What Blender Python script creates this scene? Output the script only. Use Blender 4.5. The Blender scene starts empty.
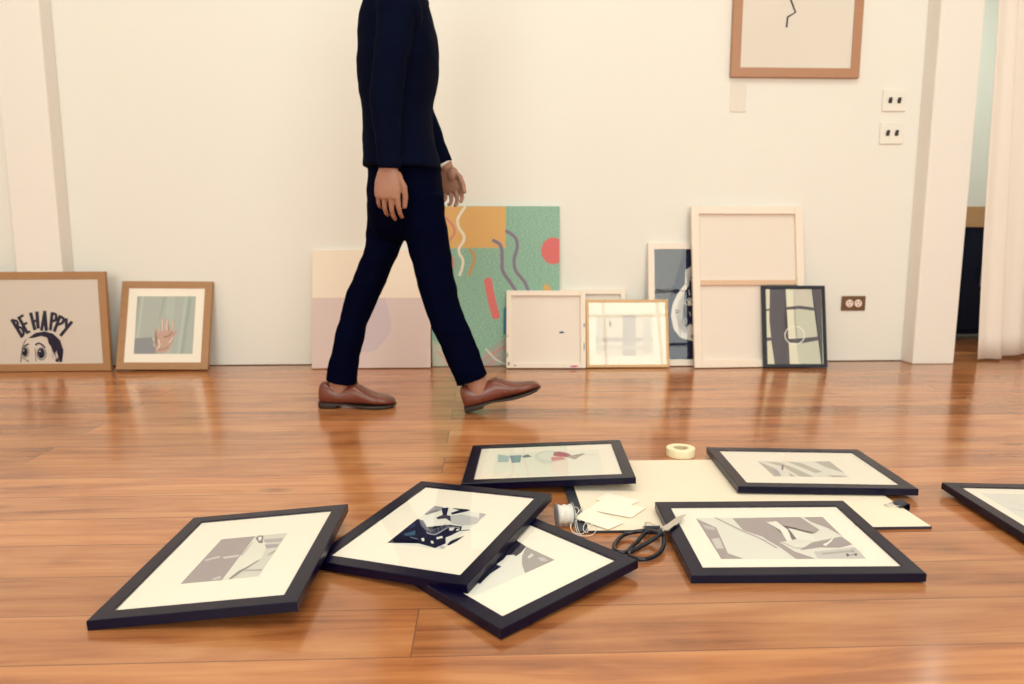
import bpy, bmesh, math, random, json
from mathutils import Vector, Matrix, Euler

sc = bpy.context.scene
DATA = json.loads(r'''{"cam":{"f":726.9362045752417,"th":0.14497680559587187,"h":0.615},"psi":0.04036631332387451,"O":[0.0,3.487260699684715],
"floor":{"A":{"w":0.3304350085790515,"h":0.42056589685906987,"pose":[-0.51075,1.28096,0.03099,0.00323,-0.08135,0.03195]},"B":{"w":0.3304350085790515,"h":0.42056589685906987,"pose":[-0.14618,1.41136,0.03463,0.04406,-0.04516,-0.39934]},"C":{"w":0.42056589685906987,"h":0.3304350085790515,"pose":[-0.03307,1.30313,0.02333,0.0327,-0.00567,-0.84606]},"D":{"w":0.42056589685906987,"h":0.3304350085790515,"pose":[0.0918,1.84648,0.03247,-0.00519,-0.04912,-0.03131]},"E":{"w":0.42056589685906987,"h":0.3304350085790515,"pose":[0.52952,1.38864,0.02353,0.036,-0.00662,0.00213]},"F":{"w":0.42056589685906987,"h":0.3304350085790515,"pose":[0.75308,1.81547,0.0252,-0.008,0.004,-0.03699]}},"b":0.028707773383713022,"t":0.016208561902463472,"wall":{"happy":[-2.21516,3.26718,0.04029,0.02998,-0.00238,0.75053,0.45264],
"hand":[-1.60732,3.28103,0.0426,0.29078,0.00778,0.41362,0.41427],
"pink":[-0.65636,3.34121,0.04054,0.17814,0.00096,0.55107,0.55469],
"green":[-0.07539,3.4141,0.06212,0.05588,-0.00114,0.60705,0.7518],
"stretch":[0.15952,3.33851,0.00136,0.22165,0.00095,0.37178,0.36507],
"stretch2":[0.35979,3.38664,0.03918,0.2627,-0.0,0.37766,0.36951],
"woodthin":[0.54569,3.35916,0.02538,0.24008,-0.0,0.39044,0.32162],
"skull":[0.8167,3.40508,0.04001,0.16069,-0.0,0.33002,0.58584],
"bigback":[1.12546,3.3674,0.08162,0.17542,-0.0,0.54351,0.76177],
"blackring":[1.32989,3.3508,0.00673,0.21713,-0.0,0.29745,0.38696]},"hung":[1.0124,1.6172,1.3435],
"art":{"A":[["p",[222,216,196],[[-0.0645,-0.1011],[-0.0606,0.0837],[0.0701,0.0865],[0.0697,-0.0988]]],["p",[170,155,148],[[-0.0638,-0.1003],[-0.0593,0.0834],[0.0062,0.0835],[0.0064,0.0075],[0.007,-0.1008]]],["p",[216,206,192],[[-0.0591,-0.0088],[-0.0357,0.0035],[-0.03,-0.004],[-0.0537,-0.0141]]],["p",[216,206,192],[[-0.0267,-0.002],[0.0026,0.0012],[0.0046,-0.0083],[-0.0208,-0.0122]]],["p",[205,196,182],[[-0.0136,-0.0922],[-0.0016,-0.0827],[0.0031,-0.0931],[-0.009,-0.0987]]],["p",[238,232,208],[[0.0078,0.0784],[0.039,0.0484],[0.0473,0.0129],[0.0518,-0.0257],[0.0346,-0.058],[0.0254,-0.071],[0.0181,-0.0983],[0.0073,-0.0985],[0.0064,0.0075]]],["p",[185,175,168],[[0.0298,0.0632],[0.0684,0.061],[0.0676,0.0437],[0.0361,0.0462]]],["p",[175,165,160],[[0.0388,0.037],[0.0671,0.0352],[0.0682,0.0186],[0.0484,0.0171]]],["p",[185,178,165],[[0.0583,-0.0084],[0.0687,0.0085],[0.0706,-0.0039],[0.0613,-0.017]]],["p",[150,140,135],[[0.0181,-0.0983],[0.0257,-0.0686],[0.0346,-0.058],[0.0486,-0.0302],[0.05,-0.0346],[0.0375,-0.0635],[0.031,-0.0779],[0.0224,-0.1015]]],["p",[175,168,158],[[0.0356,-0.0681],[0.0682,-0.072],[0.0693,-0.0771],[0.037,-0.0723]]],["p",[130,118,112],[[0.0104,0.0719],[0.0134,0.0845],[0.0231,0.0812],[0.0331,0.0439],[0.025,0.0467]]],["p",[248,244,228],[[0.0148,0.0758],[0.0198,0.0783],[0.0258,0.0616],[0.0211,0.0579]]],["p",[200,192,178],[[0.0067,-0.0007],[0.0105,0.0543],[0.0126,0.0516],[0.0111,-0.0069]]]],
"B":[["p",[238,234,216],[[-0.0633,-0.1005],[-0.0623,0.0889],[0.0683,0.0777],[0.0568,-0.098]]],["p",[8,12,48],[[-0.0633,-0.1005],[-0.0636,0.0175],[-0.0453,0.0101],[-0.0235,-0.0138],[0.0067,-0.0343],[0.0158,0.0086],[0.0456,0.0079],[0.0522,-0.0105],[0.043,-0.0383],[0.0377,-0.048],[0.0501,-0.0714],[0.0401,-0.0951],[-0.0011,-0.0857],[-0.0191,-0.0637],[-0.0486,-0.0636],[-0.0606,-0.0835]]],["p",[60,95,120],[[-0.053,-0.0564],[-0.0383,-0.0353],[-0.0269,-0.0548],[-0.044,-0.0623]]],["p",[30,50,85],[[-0.0614,-0.0242],[-0.0576,-0.0023],[-0.0489,-0.0149],[-0.053,-0.0336]]],["p",[165,160,158],[[-0.0613,0.0433],[-0.0623,0.0889],[-0.0401,0.088],[-0.0349,0.0729],[-0.0574,0.0669],[-0.0557,0.0384]]],["p",[8,12,48],[[-0.0408,0.0812],[-0.0273,0.088],[-0.0106,0.0473],[-0.0216,0.0507]]],["p",[60,55,70],[[-0.0276,0.0334],[-0.0204,0.051],[-0.0028,0.0494],[0.0125,0.0227],[-0.0059,0.0342],[-0.0208,0.0259]]],["p",[8,12,48],[[-0.0088,0.0636],[0.0059,0.0869],[0.0273,0.086],[-0.0022,0.0546]]],["p",[8,12,48],[[-0.017,0.0874],[0.0226,0.09],[0.0149,0.0801],[-0.009,0.0829]]],["p",[190,184,176],[[0.0511,0.0795],[0.0686,0.0759],[0.0666,0.0524],[0.0698,0.0233],[0.063,0.0515]]],["p",[8,12,48],[[0.056,-0.0776],[0.0542,-0.0597],[0.0702,-0.0308],[0.0675,-0.0559],[0.0611,-0.0778]]],["p",[235,230,215],[[0.0196,-0.053],[0.0279,-0.0441],[0.0333,-0.0519],[0.0254,-0.0612]]],["p",[240,236,220],[[0.0475,-0.0615],[0.0602,-0.0263],[0.058,-0.0424],[0.0535,-0.0705]]],["p",[235,230,215],[[0.0161,-0.0703],[0.0206,-0.069],[0.0279,-0.0776],[0.0248,-0.0811]]],["p",[235,230,215],[[-0.0072,-0.0659],[-0.0029,-0.062],[0.0049,-0.0734],[0.0017,-0.077]]],["p",[120,118,130],[[-0.0596,0.0155],[-0.0459,0.0112],[-0.0235,-0.0138],[-0.0029,-0.0313],[-0.0122,-0.0339],[-0.0382,-0.012]]],["p",[200,196,188],[[-0.0028,0.0494],[0.0187,0.0614],[0.0605,0.0539],[0.0685,0.0259],[0.0443,0.0105],[0.0178,0.0151]]],["p",[90,92,110],[[-0.0159,-0.032],[0.0073,-0.0353],[0.0163,0.0076],[0.0222,0.0015],[0.0157,-0.0458],[-0.0053,-0.0461]]],["s",[215,210,200],0.0015,[[-0.0094,-0.0388],[0.0116,-0.0431],[0.0225,-0.0042],[0.0448,-0.0011]]],["s",[140,135,140],0.0022,[[-0.0028,-0.0267],[0.0042,-0.015],[0.0087,0.0067]]],["s",[8,12,48],0.002,[[0.0009,-0.0188],[0.0078,-0.0295]]],["s",[8,12,48],0.002,[[0.0046,-0.0108],[0.0131,-0.0241]]],["s",[8,12,48],0.002,[[0.0067,0.0003],[0.0154,-0.012]]],["p",[225,220,206],[[0.0239,-0.0068],[0.035,-0.0026],[0.0374,-0.0174],[0.0305,-0.0193]]],["p",[225,220,206],[[0.0417,-0.0105],[0.0461,-0.0036],[0.0493,-0.0125],[0.046,-0.0179]]],["s",[40,45,70],0.0024,[[0.0535,-0.013],[0.0678,-0.0051]]],["p",[200,196,186],[[0.0442,-0.0887],[0.0484,-0.0824],[0.0598,-0.0895],[0.0556,-0.0958]]],["p",[110,120,135],[[-0.0342,-0.0652],[-0.0163,-0.0685],[-0.0077,-0.0742],[-0.0255,-0.071]]]],
"C":[["p",[238,234,214],[[0.0195,0.0632],[0.0982,0.0627],[0.0971,-0.1275],[0.0028,-0.1154]]],["p",[170,160,150],[[0.0195,0.0632],[0.0982,0.0627],[0.0977,-0.0114],[0.0691,0.0073],[0.0446,0.0296]]],["p",[8,12,48],[[0.0274,-0.0432],[0.0038,0.0039],[-0.0117,0.0352],[-0.0346,0.0714],[-0.0136,0.069],[0.0195,0.0632],[0.0321,0.0383],[0.0364,0.0214],[0.0289,0.023],[0.024,0.0457],[0.0091,0.0433],[0.0041,0.032],[0.0135,0.0289],[0.021,0.012],[0.0297,-0.0032],[0.036,-0.026],[0.0487,-0.0246],[0.0554,-0.0568],[0.0716,-0.0935],[0.0474,-0.0971]]],["p",[225,218,208],[[0.0545,0.0335],[0.048,0.05],[0.0562,0.0503],[0.0608,0.0328]]],["p",[205,198,190],[[0.0686,0.0465],[0.0766,0.0546],[0.0925,0.0511],[0.0853,0.041]]]],
"D":[["p",[246,240,214],[[-0.1374,0.0833],[0.143,0.091],[0.1378,-0.1227],[-0.1377,-0.1116]]],["p",[180,196,188],[[-0.1332,0.0787],[-0.101,0.057],[-0.1014,0.0028],[-0.1301,0.0066]]],["p",[135,160,158],[[-0.1011,0.061],[-0.0679,0.0631],[-0.0701,-0.0013],[-0.0917,-0.0047]]],["p",[110,125,130],[[-0.0677,0.0499],[-0.0523,0.0677],[-0.0397,0.0435],[-0.0598,0.037]]],["p",[228,226,204],[[0.0443,0.0348],[0.0424,0.0209],[0.0382,0.0085],[0.0318,-0.0017],[0.0237,-0.009],[0.0145,-0.013],[0.0048,-0.0135],[-0.0049,-0.0105],[-0.014,-0.0041],[-0.0217,0.0054],[-0.0277,0.0172],[-0.0315,0.0308],[-0.0328,0.0451],[-0.0314,0.0593],[-0.0274,0.0724],[-0.0211,0.0833],[-0.0128,0.0912],[-0.0032,0.0957],[0.007,0.0962],[0.0172,0.0928],[0.0265,0.0858],[0.0344,0.0756],[0.0401,0.0631],[0.0435,0.0492]]],["p",[240,236,212],[[0.0386,0.0382],[0.0372,0.0276],[0.0338,0.0181],[0.0287,0.0103],[0.0222,0.0046],[0.0148,0.0016],[0.007,0.0012],[-0.0008,0.0036],[-0.0081,0.0086],[-0.0143,0.0159],[-0.0191,0.0251],[-0.0221,0.0355],[-0.0231,0.0465],[-0.0219,0.0573],[-0.0187,0.0671],[-0.0136,0.0754],[-0.007,0.0813],[0.0006,0.0846],[0.0088,0.085],[0.0169,0.0824],[0.0243,0.077],[0.0306,0.0693],[0.0352,0.0598],[0.038,0.0491]]],["p",[172,112,116],[[0.0204,0.0779],[0.0343,0.0828],[0.0608,0.0589],[0.0721,0.0155],[0.0404,0.0353],[0.0176,0.0449]]],["p",[214,158,152],[[0.0115,0.0327],[0.0405,0.0379],[0.049,0.0084],[0.0126,-0.002]]],["p",[185,165,150],[[0.0518,0.0312],[0.0943,0.0359],[0.1043,0.0597],[0.0733,0.0026]]],["s",[195,178,160],0.0019,[[0.0949,0.045],[0.1349,0.0396]]],["s",[190,195,180],0.0023,[[-0.0196,-0.0016],[-0.0066,-0.0195],[0.0158,-0.0224]]]],
"E":[["p",[234,228,208],[[-0.1386,0.0853],[0.1306,0.0862],[0.1335,-0.102],[-0.1373,-0.0989]]],["p",[170,155,148],[[-0.1393,0.0824],[-0.1088,0.038],[-0.1181,-0.0761],[-0.0956,-0.0981],[-0.1373,-0.0989]]],["p",[212,204,190],[[-0.1328,-0.0147],[-0.1164,-0.0106],[-0.1205,-0.0562],[-0.1346,-0.0561]]],["p",[200,190,178],[[-0.1329,0.052],[-0.1128,0.038],[-0.1145,0.0245],[-0.1317,0.0336]]],["p",[170,155,148],[[-0.0621,0.0821],[0.0823,0.0864],[0.0978,0.0228],[0.0842,0.0093],[0.0405,0.0416],[0.0074,0.0512],[0.0195,-0.0249],[-0.0104,-0.033],[-0.0285,-0.0072],[-0.0576,0.024]]],["p",[170,155,148],[[-0.0285,-0.0072],[-0.0029,-0.0118],[-0.0028,-0.0331],[0.0101,-0.0701],[0.0391,-0.1004],[0.0019,-0.1013],[-0.0102,-0.0537],[-0.0252,-0.0202]]],["p",[170,155,148],[[0.0899,0.0844],[0.1306,0.0862],[0.1303,-0.0044],[0.1179,0.0318],[0.0968,0.0601]]],["p",[165,152,145],[[0.0587,-0.0339],[0.0912,-0.0215],[0.1283,-0.0088],[0.1344,-0.0432],[0.103,-0.0569],[0.0655,-0.0547],[0.0228,-0.0663]]],["p",[206,199,186],[[0.0469,-0.0723],[0.1344,-0.0557],[0.1327,-0.1012],[0.0431,-0.0997]]],["p",[178,168,158],[[0.0555,-0.0788],[0.1211,-0.0677],[0.1261,-0.0735],[0.0604,-0.0852]]],["p",[246,240,220],[[0.0026,0.0606],[0.0246,0.0653],[0.0336,0.0233],[0.0234,-0.025],[0.0122,-0.0291],[0.0177,0.0234]]],["p",[240,234,214],[[0.037,0.0324],[0.0766,0.0005],[0.0682,-0.0297],[0.035,-0.0251]]],["s",[155,145,140],0.0029,[[-0.098,0.0851],[-0.059,0.0195],[-0.0353,-0.0158],[-0.0186,-0.056]]],["s",[175,165,158],0.0023,[[0.0011,-0.0332],[0.0184,-0.0582],[0.0503,-0.0545]]],["p",[246,240,222],[[0.0764,-0.0425],[0.0896,-0.0342],[0.1184,-0.0043],[0.0992,-0.0301],[0.0787,-0.0508]]],["p",[70,62,68],[[0.1033,-0.0835],[0.1081,-0.0812],[0.1068,-0.0906],[0.1009,-0.0937]]],["p",[70,62,68],[[0.1187,-0.0829],[0.1247,-0.0814],[0.1225,-0.0893],[0.1169,-0.0916]]],["s",[90,82,84],0.0015,[[0.1049,-0.0882],[0.1165,-0.0876]]]],
"F":[["p",[236,230,210],[[-0.1011,0.0494],[0.0908,0.0573],[0.0874,-0.0745],[-0.098,-0.0782]]],["p",[190,180,162],[[-0.1011,0.0494],[-0.0757,-0.0105],[-0.0785,-0.0738],[-0.098,-0.0782]]],["p",[190,180,162],[[-0.0847,0.0497],[-0.0459,0.0369],[-0.0236,-0.0063],[0.0005,-0.0764],[-0.0332,-0.0757],[-0.0496,0.0026]]],["p",[120,110,130],[[-0.0488,0.0161],[-0.0429,0.0166],[-0.0589,-0.0254],[-0.0625,-0.0225]]],["p",[170,165,170],[[-0.09,-0.0279],[-0.0724,-0.0211],[-0.077,-0.0635],[-0.0894,-0.0695]]],["p",[190,180,162],[[-0.0251,0.0516],[0.0096,0.036],[0.0375,-0.0341],[0.0141,-0.0465],[-0.0081,0.0117]]],["p",[190,180,162],[[0.0484,0.0523],[0.0901,0.0572],[0.0896,-0.0409],[0.0632,0.0007]]],["p",[190,180,162],[[0.0375,-0.0604],[0.0713,-0.0632],[0.0862,-0.0735],[0.047,-0.0772]]],["p",[190,180,162],[[-0.0517,-0.0461],[-0.0454,-0.0755],[-0.0576,-0.0753]]]],
"hand":[["p",[184,188,172],[[-0.1345,0.3429],[0.1337,0.3437],[0.1336,0.0728],[-0.132,0.0727]]],["p",[196,202,184],[[-0.1134,0.343],[-0.1032,0.343],[-0.1172,0.0727],[-0.1296,0.0727]]],["p",[166,172,158],[[-0.1327,0.3429],[-0.1224,0.343],[-0.1322,0.1692],[-0.1326,0.1199]]],["p",[170,178,162],[[-0.0141,0.3433],[-0.002,0.3433],[-0.0245,0.2315],[-0.0322,0.2128]]],["p",[190,196,178],[[0.001,0.3433],[0.0402,0.3434],[0.0339,0.0728],[0.0042,0.0727]]],["p",[168,178,160],[[0.1005,0.3436],[0.1156,0.3437],[0.0932,0.0728],[0.0784,0.0728]]],["p",[192,198,182],[[0.0824,0.3436],[0.0975,0.3436],[0.0754,0.0728],[0.0636,0.0728]]],["p",[150,150,148],[[-0.1315,0.1445],[-0.0546,0.1508],[-0.0313,0.0727],[-0.132,0.0727]]],["p",[205,165,142],[[-0.0441,0.1867],[-0.0367,0.1929],[-0.0188,0.1663],[-0.017,0.1756],[-0.0173,0.2315],[-0.0119,0.2409],[-0.0053,0.2315],[-0.0006,0.1787],[0.0052,0.1818],[0.0029,0.2347],[0.0076,0.244],[0.0136,0.2347],[0.0171,0.1818],[0.0233,0.1787],[0.0334,0.2254],[0.0402,0.2316],[0.0443,0.2241],[0.0369,0.1725],[0.0527,0.1868],[0.0588,0.1843],[0.043,0.1509],[0.0419,0.1324],[0.0316,0.1077],[0.0269,0.0893],[0.0039,0.0783],[-0.0257,0.077],[-0.0377,0.0954],[-0.0321,0.1261],[-0.0274,0.1446]]],["s",[236,214,192],0.0042,[[-0.0137,0.2315],[-0.0103,0.1818]]],["s",[236,214,192],0.0042,[[0.0088,0.2347],[0.01,0.1818]]],["s",[236,214,192],0.0036,[[0.0384,0.2223],[0.0315,0.1818]]],["s",[150,105,90],0.0042,[[-0.0011,0.1508],[0.0224,0.157],[0.0345,0.1725]]],["s",[238,218,198],0.0053,[[-0.024,0.1385],[-0.0164,0.1138],[-0.027,0.0954]]],["s",[238,218,198],0.0042,[[0.0244,0.1262],[0.0407,0.1509]]],["s",[160,118,102],0.0036,[[-0.0238,0.0923],[0.0027,0.0954],[0.0229,0.1046]]],["p",[228,222,206],[[-0.0462,0.115],[-0.0392,0.1175],[-0.0387,0.1101],[-0.0446,0.1089]]],["p",[228,222,206],[[-0.0512,0.1446],[-0.0453,0.1446],[-0.0448,0.1384],[-0.0502,0.1384]]]],
"happy":[["s",[12,12,45],0.0155,[[-0.0502,0.2337],[-0.0136,0.1609]]],["s",[12,12,45],0.0119,[[-0.0502,0.2337],[-0.0308,0.2304],[-0.027,0.2133],[-0.0381,0.2038]]],["s",[12,12,45],0.0118,[[-0.0362,0.2017],[-0.0126,0.1999],[-0.0042,0.1758],[-0.0136,0.1609]]],["s",[12,12,45],0.0139,[[-0.0193,0.2452],[0.0116,0.1784]]],["s",[12,12,45],0.0114,[[-0.0209,0.2452],[-0.002,0.2557]]],["s",[12,12,45],0.0114,[[-0.0064,0.2132],[0.0118,0.221]]],["s",[12,12,45],0.0113,[[0.0084,0.1768],[0.0222,0.182]]],["s",[12,12,45],0.0155,[[0.0348,0.2634],[0.046,0.1941]]],["s",[12,12,45],0.0155,[[0.062,0.2685],[0.062,0.2009]]],["s",[12,12,45],0.0114,[[0.0382,0.2278],[0.0624,0.2329]]],["s",[12,12,45],0.0139,[[0.0768,0.1902],[0.0963,0.271]]],["s",[12,12,45],0.0156,[[0.0963,0.271],[0.0975,0.19]]],["s",[12,12,45],0.0099,[[0.084,0.2178],[0.0977,0.2199]]],["s",[12,12,45],0.014,[[0.1163,0.192],[0.1291,0.2654]]],["s",[12,12,45],0.0124,[[0.129,0.2644],[0.1451,0.2589],[0.1424,0.2361],[0.1232,0.2282]]],["s",[12,12,45],0.014,[[0.1335,0.1855],[0.1621,0.2503]]],["s",[12,12,45],0.0125,[[0.1621,0.2503],[0.1779,0.2396],[0.1703,0.2199],[0.148,0.2131]]],["s",[12,12,45],0.014,[[0.1611,0.1649],[0.2121,0.2233]]],["s",[12,12,45],0.014,[[0.1892,0.2373],[0.1886,0.2]]],["p",[12,12,45],[[0.0131,0.1516],[0.0487,0.1765],[0.0907,0.1831],[0.1263,0.1721],[0.1553,0.1425],[0.1674,0.094],[0.1572,0.0413],[0.1452,0.0414],[0.1528,0.0726],[0.1465,0.0942],[0.1361,0.0943],[0.1251,0.0729],[0.1165,0.1106],[0.1031,0.1268],[0.0989,0.1536],[0.0736,0.1619],[0.0366,0.1531]]],["s",[12,12,45],0.0031,[[0.1516,0.078],[0.1511,0.0742],[0.1502,0.0706],[0.1489,0.0673],[0.1472,0.0643],[0.1453,0.0619],[0.1432,0.0602],[0.141,0.0591],[0.1387,0.0587],[0.1365,0.0591],[0.1344,0.0602],[0.1326,0.0621],[0.131,0.0645],[0.1298,0.0674],[0.129,0.0708],[0.1286,0.0744],[0.1287,0.0782],[0.1292,0.082],[0.1301,0.0856],[0.1314,0.089],[0.133,0.0919],[0.1349,0.0943],[0.1371,0.096],[0.1393,0.0971],[0.1415,0.0975],[0.1438,0.0971],[0.1458,0.096],[0.1477,0.0942],[0.1492,0.0917],[0.1504,0.0888],[0.1513,0.0854],[0.1516,0.0818],[0.1516,0.078]]],["s",[12,12,45],0.0031,[[0.1372,0.0808],[0.142,0.0889],[0.1453,0.0781]]],["p",[12,12,45],[[0.1281,0.0567],[0.1437,0.0565],[0.1415,0.0404],[0.1272,0.0448]]],["s",[12,12,45],0.0026,[[0.0124,0.0889],[0.0117,0.0841],[0.0105,0.0795],[0.0087,0.0752],[0.0065,0.0715],[0.0038,0.0684],[0.001,0.0662],[-0.0021,0.0648],[-0.0051,0.0643],[-0.0081,0.0649],[-0.011,0.0663],[-0.0135,0.0686],[-0.0156,0.0717],[-0.0172,0.0755],[-0.0183,0.0797],[-0.0188,0.0844],[-0.0188,0.0892],[-0.0181,0.094],[-0.0168,0.0986],[-0.0151,0.1029],[-0.0128,0.1066],[-0.0102,0.1097],[-0.0074,0.1119],[-0.0043,0.1133],[-0.0013,0.1137],[0.0017,0.1132],[0.0045,0.1118],[0.0071,0.1095],[0.0092,0.1064],[0.0108,0.1027],[0.0119,0.0984],[0.0125,0.0937],[0.0124,0.0889]]],["p",[12,12,45],[[0.0077,0.089],[0.0069,0.0837],[0.0053,0.0788],[0.0031,0.0746],[0.0003,0.0713],[-0.0027,0.0693],[-0.0058,0.0687],[-0.0089,0.0694],[-0.0116,0.0714],[-0.0138,0.0747],[-0.0154,0.079],[-0.0162,0.0839],[-0.0162,0.0892],[-0.0153,0.0944],[-0.0138,0.0994],[-0.0115,0.1036],[-0.0088,0.1068],[-0.0058,0.1088],[-0.0026,0.1095],[0.0004,0.1087],[0.0031,0.1067],[0.0053,0.1034],[0.0069,0.0992],[0.0077,0.0942]]],["s",[12,12,45],0.0031,[[0.0881,0.0796],[0.0873,0.0742],[0.0858,0.069],[0.0836,0.0641],[0.0808,0.0599],[0.0776,0.0565],[0.074,0.0539],[0.0701,0.0523],[0.0662,0.0518],[0.0624,0.0524],[0.0588,0.054],[0.0556,0.0567],[0.0529,0.0602],[0.0507,0.0644],[0.0493,0.0693],[0.0486,0.0745],[0.0486,0.08],[0.0494,0.0854],[0.0509,0.0907],[0.0531,0.0955],[0.0559,0.0997],[0.0592,0.1031],[0.0628,0.1057],[0.0666,0.1073],[0.0705,0.1078],[0.0743,0.1072],[0.0779,0.1056],[0.0811,0.103],[0.0838,0.0995],[0.086,0.0952],[0.0874,0.0904],[0.0882,0.0851],[0.0881,0.0796]]],["p",[12,12,45],[[0.083,0.0813],[0.0821,0.0752],[0.0801,0.0695],[0.0772,0.0646],[0.0737,0.0609],[0.0697,0.0585],[0.0656,0.0578],[0.0617,0.0586],[0.0581,0.061],[0.0551,0.0648],[0.053,0.0697],[0.0519,0.0755],[0.0518,0.0816],[0.0528,0.0877],[0.0548,0.0934],[0.0577,0.0983],[0.0612,0.102],[0.0651,0.1043],[0.0692,0.1051],[0.0732,0.1042],[0.0768,0.1018],[0.0797,0.0981],[0.0818,0.0932],[0.083,0.0874]]],["p",[235,225,205],[[-0.0073,0.0966],[-0.0074,0.0956],[-0.0077,0.0947],[-0.0081,0.094],[-0.0086,0.0934],[-0.0091,0.093],[-0.0096,0.0929],[-0.0102,0.093],[-0.0106,0.0934],[-0.011,0.094],[-0.0113,0.0948],[-0.0114,0.0957],[-0.0114,0.0967],[-0.0113,0.0976],[-0.011,0.0985],[-0.0106,0.0993],[-0.0101,0.0999],[-0.0096,0.1003],[-0.0091,0.1004],[-0.0085,0.1003],[-0.0081,0.0999],[-0.0077,0.0993],[-0.0074,0.0985],[-0.0073,0.0976]]],["p",[235,225,205],[[0.0646,0.0922],[0.0644,0.0911],[0.0641,0.0901],[0.0636,0.0892],[0.063,0.0885],[0.0624,0.0881],[0.0617,0.088],[0.061,0.0881],[0.0604,0.0885],[0.06,0.0892],[0.0596,0.0901],[0.0594,0.0912],[0.0594,0.0923],[0.0596,0.0934],[0.0599,0.0944],[0.0604,0.0953],[0.061,0.096],[0.0617,0.0964],[0.0623,0.0965],[0.063,0.0964],[0.0636,0.096],[0.0641,0.0953],[0.0644,0.0944],[0.0646,0.0933]]],["s",[12,12,45],0.0063,[[-0.0052,0.117],[0.0136,0.1249]]],["s",[12,12,45],0.0073,[[0.0461,0.1219],[0.0581,0.1288],[0.0707,0.1244],[0.0852,0.1098]]],["s",[12,12,45],0.0031,[[0.0039,0.1464],[-0.0099,0.1224],[-0.0211,0.0795],[-0.0266,0.043]]],["s",[12,12,45],0.0026,[[0.0423,0.1058],[0.0408,0.0736],[0.0413,0.0456]]],["s",[12,12,45],0.0031,[[-0.0212,0.0645],[-0.0049,0.0536],[0.0065,0.047]]],["s",[12,12,45],0.0026,[[0.0054,0.0524],[0.0072,0.0427]]],["s",[120,110,120],0.0021,[[0.1161,0.1052],[0.1177,0.0568]]]],
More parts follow.
